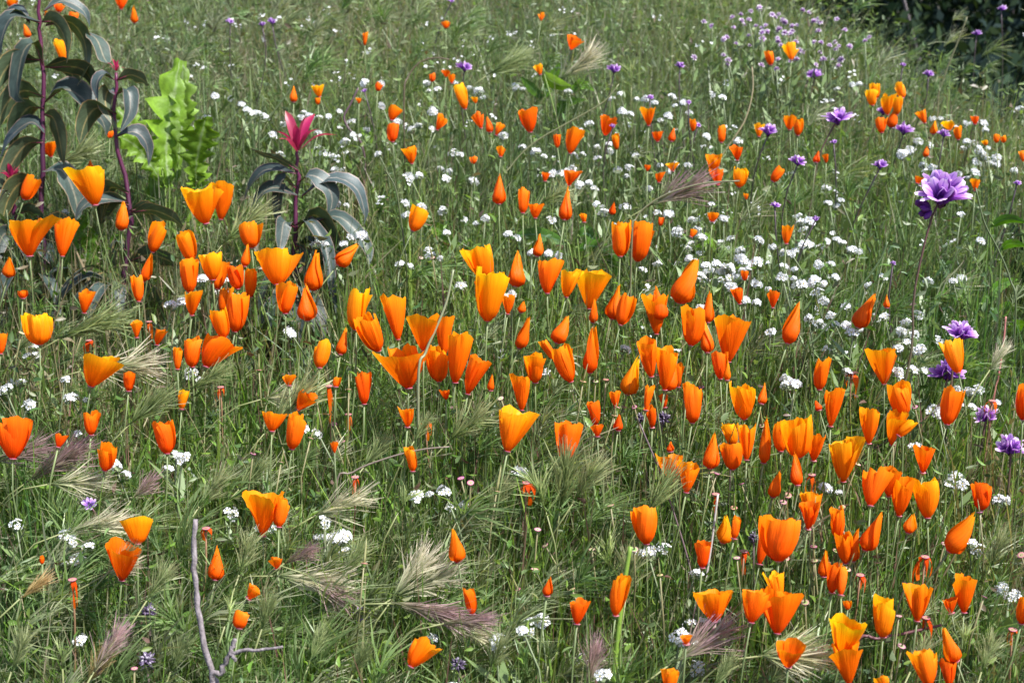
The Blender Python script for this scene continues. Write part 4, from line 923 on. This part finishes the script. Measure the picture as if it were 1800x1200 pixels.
sumac('tall grey-leaved shrub with dark maroon stem and long arching leaves behind a small closed poppy', [(70, -20), (66, 20), (70, 60), (75, 110), (77, 180), (77, 250), (74, 330), (72, 420)], (70, 640),
      [([(76, 20), (110, 2), (145, 18), (157, 48)], 22), ([(74, 38), (95, 40), (112, 65), (118, 110)], 26), ([(80, 45), (120, 38), (145, 65), (152, 110), (136, 150)], 24), ([(76, 115), (60, 78), (40, 95), (30, 160), (45, 180)], 30), ([(52, 40), (30, 20), (8, 50), (2, 100)], 28),
       ([(70, 40), (25, 30), (5, 62), (-4, 120)], 26), ([(72, 105), (30, 105), (5, 130), (-6, 165)], 24), ([(78, 118), (110, 112), (130, 140), (136, 190)], 26), ([(80, 118), (140, 120), (165, 150), (172, 180)], 24), ([(150, 55), (170, 70), (182, 100), (190, 112)], 18), ([(78, 170), (40, 160), (10, 185), (-6, 230)], 30),
       ([(78, 180), (110, 158), (140, 170), (178, 210), (186, 240)], 32), ([(76, 190), (50, 190), (30, 220), (20, 265)], 26), ([(77, 235), (55, 215), (20, 240), (0, 280)], 28), ([(77, 200), (95, 210), (105, 250), (112, 290)], 28), ([(76, 250), (45, 255), (15, 300), (5, 350)], 28), ([(74, 330), (40, 320), (15, 350), (2, 400)], 26), ([(75, 300), (110, 300), (130, 340), (140, 390)], 26), ([(73, 400), (100, 390), (125, 420), (135, 460)], 24), ([(40, 85), (25, 140), (45, 175), (48, 185)], 22)], (70, -18, 34), 1)
sumac('shrub stem with small crimson leaf star, grey leaves beside the lime lobed plant', [(204, 128), (203, 150), (202, 190), (203, 250), (214, 300), (226, 340), (226, 400), (222, 460), (220, 520)], (224, 660),
      [([(206, 140), (230, 132), (250, 140), (262, 150)], 16), ([(202, 140), (180, 132), (170, 150), (172, 178)], 18), ([(203, 165), (190, 160), (186, 185), (205, 230)], 22), ([(205, 165), (225, 160), (228, 195), (212, 230)], 20), ([(226, 360), (200, 350), (185, 370), (178, 395)], 22), ([(222, 355), (170, 350), (145, 365), (133, 385)], 26),
       ([(226, 370), (255, 368), (268, 395), (262, 430)], 26), ([(230, 372), (270, 370), (305, 385), (330, 408)], 22), ([(226, 340), (200, 330), (190, 340), (178, 390)], 20), ([(224, 460), (260, 448), (290, 455), (315, 470)], 24), ([(222, 440), (205, 430), (200, 455), (210, 480)], 22), ([(221, 500), (190, 490), (165, 510), (155, 545)], 24), ([(221, 520), (250, 510), (275, 530), (290, 570)], 26), ([(205, 200), (170, 190), (150, 215), (140, 255)], 24), ([(204, 240), (235, 232), (256, 250), (262, 290)], 22)], (204, 126, 24), 2)
sumac('grey-leaved shrub topped by a large magenta leaf star, ribbon leaves arching over poppies', [(523, 262), (524, 285), (522, 330), (521, 380), (518, 430), (520, 500), (530, 570)], (530, 665),
      [([(524, 320), (545, 308), (570, 320), (584, 350), (575, 390)], 26), ([(530, 345), (580, 312), (625, 330), (640, 370), (640, 395)], 22), ([(522, 402), (550, 378), (575, 400), (590, 440), (585, 485)], 26), ([(540, 395), (590, 380), (625, 405), (645, 440), (648, 470)], 22), ([(520, 395), (545, 390), (570, 430), (580, 480), (592, 560)], 24), ([(522, 345), (485, 330), (455, 345), (440, 385)], 22),
       ([(520, 330), (498, 315), (490, 350), (488, 420)], 24), ([(519, 400), (500, 390), (495, 415), (490, 450)], 22), ([(519, 440), (545, 425), (560, 450), (565, 500), (562, 560)], 30), ([(520, 430), (535, 440), (545, 480), (548, 530)], 26), ([(520, 305), (470, 298), (445, 320), (430, 350)], 20), ([(525, 500), (575, 480), (610, 510), (625, 560)], 26), ([(524, 470), (580, 455), (615, 475), (628, 510)], 24),
       ([(528, 540), (570, 530), (605, 560), (620, 610)], 30), ([(526, 520), (490, 520), (465, 550), (455, 600)], 28), ([(530, 560), (560, 570), (590, 610), (600, 650)], 28), ([(528, 550), (495, 560), (480, 600), (478, 650)], 26), ([(530, 560), (600, 540), (660, 560), (700, 610)], 28), ([(525, 300), (500, 285), (475, 275), (440, 262)], 12)], (523, 268, 80), 3)
sumac('low dark shrub sprig with plum red tips crowded among orange poppies', [(22, 318), (24, 345), (26, 390), (30, 440)], (34, 640), [([(24, 330), (40, 322), (55, 340), (60, 370)], 18), ([(24, 340), (5, 335), (-5, 360), (-8, 400)], 20), ([(26, 380), (50, 372), (75, 395), (85, 430)], 22), ([(28, 420), (10, 410), (-2, 430), (-6, 470)], 22), ([(29, 430), (60, 425), (90, 450), (100, 490)], 24)], (22, 318, 40), 4)

# ------------------------------------------------------------------ lime plant with lobed leaves, and other broad leaves
def lobed(seed, k):
    def f(s):
        body = np.interp(s, [0, .12, .45, .75, 1], [.16, .32, .82, 1.0, .25]); tooth = ((s*k + seed*.37) % 1.0)
        return body*(.34+.66*np.where(tooth < .72, (tooth/.72)**.8, (1-tooth)/.28))
    return f
def lobed_plant(label, foot, leaves, col, seed, name='lobed_leaf_plant', cat='leafy plant', lob=6, group=None, mat=None):
    rs = np.random.default_rng(400+seed); gp, t = hit(*foot, 0.0); g = ground_at(gp[0], gp[1])
    root = thing(name, g, cat, group, label)
    for i, (pts, w) in enumerate(leaves):
        P = px_curve(pts, t-.03, rs.uniform(-.05, .06)); tv = nrm(P[-1]-P[0]); side = nrm(np.cross(CF, tv)); phi = rs.uniform(1.0, 1.45)
        B = CF*math.cos(phi)*rs.choice([-1, 1]) + side*math.sin(phi)
        n = 44 if lob else 16
        V, F, uv = ribbon_leaf(P, w*t/FPX, B, fold=rs.uniform(.05, .3), nu=7, n=n, prof=(lobed(seed+i, lob+rs.integers(0, 3)), lobed(seed+i+.9, lob+rs.integers(0, 3))) if lob else None)
        if lob: V = V + rs.normal(0, .0006, V.shape)
        st = spline([g, .5*(g+P[0])+np.array([0, 0, .02]), P[0], P[1]*.3+P[0]*.7], 7); Vs, Fs, us = tube(st-g, .0017, 5)
        a = Acc(); a.add(V-g, F, uv)
        o = obj('leaf', a.mesh('leaf', mat or M_LETTUCE), root); a = Acc(); a.add(Vs, Fs, us, (.16, .24, .06)); obj('leaf_stalk', a.mesh('leaf_stalk', M_STEM), o); b = rs.uniform(.8, 1.2); o.color = (col[0]*b, col[1]*b, col[2]*b, 1)
    ITEMS.append(dict(o=root, x=np.mean([p[0] for l in leaves for p in l[0]]), y=np.mean([p[1] for l in leaves for p in l[0]]), cat='leafy', t=t, w=60, label=label))
lobed_plant('lime green plant with tall deeply lobed lettuce-like leaves beside the grey-leaved shrub', (300, 560),
    [([(298, 330), (292, 270), (300, 200), (316, 105)], 100), ([(345, 330), (345, 290), (352, 250), (362, 205)], 84), ([(285, 300), (262, 260), (235, 225), (205, 190)], 62), ([(290, 330), (265, 290), (240, 258), (205, 236)], 58), ([(310, 320), (318, 240), (322, 180), (320, 108)], 56), ([(320, 400), (345, 350), (350, 320), (345, 280)], 60), ([(310, 420), (290, 380), (275, 350), (265, 310)], 50), ([(330, 430), (350, 400), (365, 380), (385, 360)], 40)], (1, 1, 1), 1)
lobed_plant('mid green toothed leaves low among the orange poppies and grey shrub stems', (150, 620), [([(110, 500), (120, 460), (128, 420), (150, 380)], 44), ([(150, 520), (160, 480), (158, 440), (162, 400)], 40), ([(185, 510), (190, 460), (200, 430), (214, 408)], 34), ([(60, 520), (40, 480), (50, 450), (60, 430)], 46), ([(130, 540), (125, 500), (118, 470), (108, 450)], 34)], (.55, .68, .7), 2, lob=4)
LW = [('broad green leaves pointing down behind two upright closed poppies', (1030, 640), [([(1000, 430), (960, 415), (930, 412), (895, 418)], 26), ([(1010, 440), (1040, 432), (1070, 445), (1090, 470)], 26), ([(1015, 420), (1030, 410), (1045, 425), (1050, 460)], 30), ([(1020, 470), (1050, 455), (1075, 460), (1085, 490)], 22)], (.45, .62, .9)),
      ('long green blade-like leaves behind a tilted yellow-orange closed poppy', (790, 590), [([(745, 400), (765, 400), (790, 420), (812, 455)], 22), ([(755, 470), (780, 440), (800, 425), (830, 420)], 24), ([(740, 450), (720, 440), (690, 425), (665, 420)], 16), ([(770, 520), (790, 480), (810, 460), (825, 430)], 22)], (.75, .85, .8)),
      ('bright lime leaf spreading flat among white flowers', (1480, 600), [([(1500, 465), (1480, 475), (1455, 470), (1432, 465)], 22), ([(1490, 475), (1505, 455), (1515, 440), (1520, 425)], 18)], (1.1, 1.1, 1)),
      ('mid green leaves beside a bulky tilted closed poppy', (1170, 640), [([(1165, 520), (1175, 500), (1180, 480), (1195, 465)], 22), ([(1240, 440), (1230, 425), (1245, 420), (1262, 450)], 24), ([(1180, 540), (1200, 530), (1215, 525), (1245, 520)], 18)], (.9, 1, .8)),
      ('dark green leaves near the withered flower head', (1100, 1010), [([(1020, 820), (1040, 800), (1050, 790), (1070, 780)], 24), ([(1100, 840), (1120, 820), (1130, 800), (1120, 780)], 30), ([(1050, 900), (1070, 860), (1090, 850), (1100, 830)], 30), ([(1130, 860), (1150, 840), (1140, 820), (1160, 800)], 22)], (.35, .52, .5)),
      ('feathery green leaves in front of half open orange poppies by a maroon stalk', (1590, 1190), [([(1640, 1080), (1650, 1060), (1655, 1040), (1660, 1020)], 30), ([(1630, 1085), (1610, 1070), (1590, 1060), (1575, 1045)], 26), ([(1540, 1130), (1525, 1110), (1530, 1090), (1540, 1070)], 26), ([(1560, 1130), (1580, 1120), (1600, 1110), (1620, 1115)], 20)], (.7, .9, .8)),
      ('rounded green leaves low beside a furled poppy and pink-rimmed stalks', (850, 1080), [([(830, 960), (840, 940), (850, 930), (870, 930)], 30), ([(815, 940), (805, 920), (800, 905), (790, 890)], 18), ([(870, 960), (885, 945), (900, 950), (910, 970)], 26)], (.4, .6, .6)),
      ('small lime leaves above white blossoms beside furled poppies', (1020, 400), [([(1160, 400), (1165, 385), (1170, 375), (1185, 372)], 18), ([(1020, 410), (1025, 395), (1030, 385), (1035, 378)], 16), ([(955, 125), (965, 140), (985, 150), (1005, 152)], 24)], (1, 1, .8)),
      ('green leaf rosette behind scattered small poppies and white flowers', (960, 330), [([(955, 180), (965, 150), (975, 130), (985, 110)], 20), ([(960, 180), (940, 160), (930, 150), (915, 135)], 18), ([(970, 210), (985, 190), (1000, 180), (1030, 175)], 20), ([(1000, 165), (1015, 150), (1030, 150), (1045, 160)], 18)], (.55, .7, .6)),
      ('lime leaf pair under the magenta leaf star', (560, 420), [([(528, 282), (545, 270), (560, 268), (575, 276)], 14), ([(530, 290), (550, 285), (562, 300), (570, 315)], 12), ([(650, 260), (648, 240), (640, 230), (632, 225)], 16)], (.9, .95, .8)),
      ('broad-leaved green plant at the edge of the dark hollow beyond white flowers', (1745, 700), [([(1720, 540), (1740, 520), (1760, 500), (1790, 490)], 24), ([(1730, 560), (1755, 550), (1770, 540), (1800, 545)], 26), ([(1700, 540), (1690, 520), (1670, 515), (1645, 520)], 26), ([(1740, 400), (1760, 388), (1780, 385), (1805, 392)], 18), ([(1760, 440), (1770, 430), (1785, 428), (1805, 432)], 16), ([(1770, 590), (1785, 575), (1795, 570), (1810, 572)], 26), ([(1690, 570), (1680, 555), (1665, 550), (1640, 555)], 24)], (.50, .68, .6))]
for k, (l, foot, lv, col) in enumerate(LW): lobed_plant(l, foot, lv, col, 10+k, 'broad_leaf_plant', 'leafy plant', lob=5 if k in (5,) else 0)

# dark leafy shrub in the shade at the edge of the slope, and dark bushes beyond the crest
def leaf_cloud(c, rad, n, size, pal, rs, squash=(1, 1, .8)):
    p = rs.normal(size=(n, 3)); p /= np.linalg.norm(p, axis=1)[:, None]; lob = 1+.22*np.sin(p[:, 0]*5+1)*np.sin(p[:, 2]*6)+.15*np.sin(p[:, 1]*9)
    p = p*(rs.random(n)**.38*lob)[:, None]*rad*np.array(squash); clump = rs.normal(size=(n//14+1, 3))*rad*.05
    p += clump[rs.integers(0, len(clump), n)]
    d = rs.normal(size=(n, 3)); d[:, 2] += .3; d /= np.linalg.norm(d, axis=1)[:, None]; b = np.cross(d, rs.normal(size=(n, 3))); b /= np.linalg.norm(b, axis=1)[:, None]
    s = rs.uniform(*size, n)[:, None]; w = s*.22; cc = p+np.array(c)
    V = np.stack([cc, cc+.5*s*d-w*b, cc+s*d, cc+.5*s*d+w*b], 1).reshape(-1, 3)
    pal = np.array(pal); T = np.repeat((pal[rs.integers(0, len(pal), n)]*rs.uniform(.7, 1.3, (n, 1)))[:, None], 4, 1).reshape(-1, 3)
    return V, np.arange(4*n).reshape(n, 4), T
def bush(name, label, x, y, zoff, rad, n, size, pal, seed, cat='bush', group=None):
    rs = np.random.default_rng(seed); g = ground_at(x, y); root = thing(name, g, cat, group, label)
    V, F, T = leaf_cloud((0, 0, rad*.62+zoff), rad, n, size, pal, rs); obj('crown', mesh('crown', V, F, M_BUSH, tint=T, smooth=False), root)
    a = Acc()
    for k in range(6):
        d = rs.normal(0, .45, 3)*rad; Vt, Ft, ut = tube(spline([(0, 0, -.02), (d[0]*.3, d[1]*.3, rad*.35), (d[0], d[1], rad*.9)], 7), np.linspace(.012*rad/.4, .003, 7), 6); a.add(Vt, Ft, ut)
    obj('trunk', a.mesh('trunk', M_BARK), root)
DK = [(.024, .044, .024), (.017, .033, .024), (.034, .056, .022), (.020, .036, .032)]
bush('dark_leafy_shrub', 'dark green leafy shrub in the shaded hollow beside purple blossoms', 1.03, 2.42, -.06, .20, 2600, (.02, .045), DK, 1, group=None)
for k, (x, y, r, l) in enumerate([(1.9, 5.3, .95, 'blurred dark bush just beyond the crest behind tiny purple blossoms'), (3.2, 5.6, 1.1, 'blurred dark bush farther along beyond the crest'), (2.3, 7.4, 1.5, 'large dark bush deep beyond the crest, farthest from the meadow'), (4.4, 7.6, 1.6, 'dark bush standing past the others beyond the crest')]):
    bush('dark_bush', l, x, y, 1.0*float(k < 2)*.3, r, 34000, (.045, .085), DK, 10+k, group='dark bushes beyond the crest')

# ------------------------------------------------------------------ twigs and dry stalks
def twig(name, label, cat, foot_t, main, branches, rad, mat, col, group=None, h=None, rough=.0):
    t = foot_t; C0 = px_curve(main, t, 0.0); g = ground_at(C0[-1][0], C0[-1][1])
    C = spline(np.vstack([C0, g]), 26); root = thing(name, g, cat, group, label)
    if rough: C[1:-1] += rng.normal(0, rough, (24, 3))
    a = Acc(); rr = np.linspace(rad*.8, rad*1.1, 26)*(1+(.10*rng.normal(size=26) if rough else 0)); V, F, uv = tube(C-g, rr, 7); a.add(V, F, uv, np.array(col))
    o = obj('main_stem', a.mesh('main_stem', mat), root)
    for b in branches:
        Cb = spline(px_curve(b, t, -.01), 12)
        if rough: Cb[1:-1] += rng.normal(0, rough*.7, (10, 3))
        a = Acc(); V, F, uv = tube(Cb-g, np.linspace(rad*.85, rad*.5, 12), 6); a.add(V, F, uv, np.array(col)); obj('branch', a.mesh('branch', mat), root)
    ITEMS.append(dict(o=root, x=main[0][0], y=main[0][1], cat='twig', t=t, w=10, label=label))
twig('bare_twig', 'bare grey upright twig beside withered purple heads', 'twig', 1.42, [(344, 912), (341, 970), (346, 1040), (355, 1110), (372, 1185), (385, 1240)], [], .0030, M_BARK, (1, 1, 1), rough=.0009)
twig('bare_twig', 'forked bare grey twig pointing sideways under the foxtail tufts', 'twig', 1.40, [(413, 1122), (404, 1148), (388, 1180), (372, 1225)], [[(402, 1150), (425, 1143), (460, 1141), (497, 1136)], [(404, 1148), (412, 1156), (414, 1160)]], .0027, M_BARK, (1, 1, 1), rough=.0007)
STK = [('tan curved dry stalk rising through the upper white flowers', 2.75, [(1322, 118), (1323, 160), (1310, 210), (1285, 250), (1255, 295), (1240, 330)], (.30, .25, .15), .0016),
       ('pale thin dry stalk leaning past pink-rimmed spent poppies', 1.62, [(1262, 868), (1250, 960), (1238, 1030), (1222, 1090), (1215, 1150)], (.42, .38, .36), .0015),
       ('thin dark stalk slanting behind white flowers near withered heads', 1.62, [(1125, 745), (1160, 830), (1200, 950), (1222, 1040), (1230, 1110)], (.16, .11, .12), .0011),
       ('grey pointed stalk slanting across a half open orange poppy', 1.80, [(797, 474), (785, 530), (765, 580), (748, 620), (735, 680)], (.24, .26, .15), .0018),
       ('dark green bare stem leaning through white flowers toward furled poppies', 2.0, [(1560, 425), (1545, 460), (1500, 520), (1440, 590), (1410, 640)], (.07, .11, .04), .0018),
       ('branching dark stem below small white flowers beside ribbon leaves', 2.2, [(678, 300), (695, 330), (704, 380), (712, 440), (715, 480)], (.08, .10, .04), .0014),
       ('dark straight stem holding three white clusters high on the slope', 2.6, [(556, 72), (530, 120), (505, 165), (470, 212), (455, 240)], (.09, .12, .05), .0018),
       ('long olive stalk bending across the upper slope below spiky grass', 2.55, [(1088, 148), (1060, 180), (1000, 215), (940, 250), (900, 290), (885, 330)], (.17, .18, .09), .0015),
       ('curved dark grass stalk carrying a purple-tipped foxtail over white flowers', 2.1, [(1300, 318), (1240, 322), (1180, 338), (1140, 360), (1118, 385), (1110, 430)], (.15, .15, .08), .0015),
       ('slender dark stem beside the dark hollow with broad leaves', 2.0, [(1715, 330), (1730, 390), (1755, 440), (1775, 490), (1785, 560)], (.09, .12, .05), .0014),
       ('maroon fallen stalk lying across half open poppies near feathery leaves', 1.50, [(1655, 1098), (1625, 1105), (1580, 1115), (1545, 1122), (1500, 1150)], (.13, .05, .06), .0018),
       ('dead grey stalk lying low through grass under two small closed poppies', 1.68, [(790, 785), (740, 790), (680, 805), (620, 830), (590, 870)], (.20, .16, .13), .0012),
       ('thick bright green grass blade stalk rising near a closed red-orange poppy', 1.5, [(1108, 960), (1098, 1020), (1090, 1080), (1082, 1160), (1078, 1230)], (.17, .28, .04), .0030),
       ('dark stalk slanting beside a furled tilted poppy near bare curved stem', 1.6, [(1712, 900), (1690, 950), (1665, 1000), (1640, 1040), (1620, 1090)], (.12, .10, .05), .0013),
       ('reddish thin stalk rising through white flowers to pale brown tip', 2.0, [(1768, 556), (1764, 600), (1755, 660), (1745, 710)], (.42, .16, .14), .0016),
       ('dark twiggy stalk at the hazy crest before the dark bushes', 3.1, [(1700, 30), (1685, 70), (1665, 120), (1648, 170), (1640, 200)], (.12, .12, .06), .0020),
       ('thin brown arching stalk near tiny white flowers on the upper slope', 2.7, [(790, 105), (765, 102), (738, 110), (718, 135), (710, 180)], (.12, .09, .06), .0015),
       ('dark knotted stalk among small poppies below tall white clusters', 2.7, [(630, 155), (615, 185), (605, 205), (612, 225), (640, 270)], (.12, .07, .09), .0020)]
for l, t, p, c, r in STK: twig('dry_stalk', l, 'stalk', t, p, [], r, M_STEM, c)

# ------------------------------------------------------------------ labels: which one it is, by look and by what stands next to it
tone_w = {'y': 'yellow-orange', 'o': 'bright orange', 'r': 'red-orange'}
def short(i):
    if i['cat'] == 'poppy': return {'c': 'furled', 'b': 'closed', 't': 'half open', 'o': 'wide open'}[i['kind']]+' '+tone_w[i['tone']].replace('bright ', '')+' poppy'
    return {'white': 'white flower', 'spent': 'pink-rimmed spent poppy', 'wilted': 'wilted poppy', 'purple': 'purple blossom', 'withered': 'withered purple head', 'shrub': 'grey-leaved shrub', 'leafy': 'leafy plant', 'twig': 'dry stalk'}.get(i['cat']) or FOXNAME[i['c']]+' foxtail head'
def art(s): return ('an ' if s[0] in 'aeiou' else 'a ')+s
def look(i):
    tl = '' if i.get('tilt', 0) < .22 else ('tilted ' if i['tilt'] < .45 else 'sharply leaning ')
    if i['cat'] == 'poppy':
        real = max(i['L'], i['w'])*i['t']
        sz = 'small ' if real < 78 else ('large ' if real > 115 else '')
        return sz+tl+{'c': 'furled cone-shaped', 'b': 'closed barrel-shaped', 't': 'half open cup-shaped', 'o': 'wide open bowl-shaped'}[i['kind']]+' '+tone_w[i['tone']]+' poppy'
    if i['cat'] == 'white': return 'white blossom cluster' if i['nh'] == 1 else 'double white blossom cluster'
    if i['cat'] == 'spent': return 'pink-rimmed petalless poppy stalk'
    if i['cat'] == 'wilted': return 'wilted '+('reddish' if i['tone'] == 'r' else 'orange')+' poppy with drooping petals'
    if i['cat'] == 'purple': return 'tiny purple blossom' if i['w'] < 22 else 'purple blossom'
    return {'r': 'tall ', }.get(i['c'], '')+tl+FOXNAME[i['c']]+' foxtail grass head'
XY = np.array([(i['x'], i['y']) for i in ITEMS])
used = {}
for i in ITEMS:
    if i.get('label'): tag(i['o'], i['label']); used[i['label']] = 1; continue
    d = np.hypot(XY[:, 0]-i['x'], XY[:, 1]-i['y']); od = np.argsort(d)[1:40]
    me = look(i); cand = [short(ITEMS[k]) for k in od if d[k] < 110]
    uniq = list(dict.fromkeys(cand)); sy = lambda k: 'above' if XY[k, 1] > i['y']+25 else ('below' if XY[k, 1] < i['y']-25 else 'beside')
    lab = None
    opts = []
    firsts = {}
    for k in od:
        if d[k] < 130: firsts.setdefault(short(ITEMS[k]), k)
    ks = list(firsts.values())
    for q in ks[:3]: opts.append(f'{me} {sy(q)} {art(short(ITEMS[q]))}')
    for q in ks[:5]:
        for r_ in ks[:5]:
            if q != r_: opts.append(f'{me} {sy(q)} {art(short(ITEMS[q]))}, near {art(short(ITEMS[r_]))}')
    if not ks: opts = [me+' standing in the grass']
    opts = [s for s in opts if len(s.split()) <= 16]
    for s in opts:
        if s not in used: lab = s; break
    lab = lab or opts[0]; used[lab] = 1; tag(i['o'], lab)
print('done', round(time.time()-_t, 1), len(bpy.data.objects))
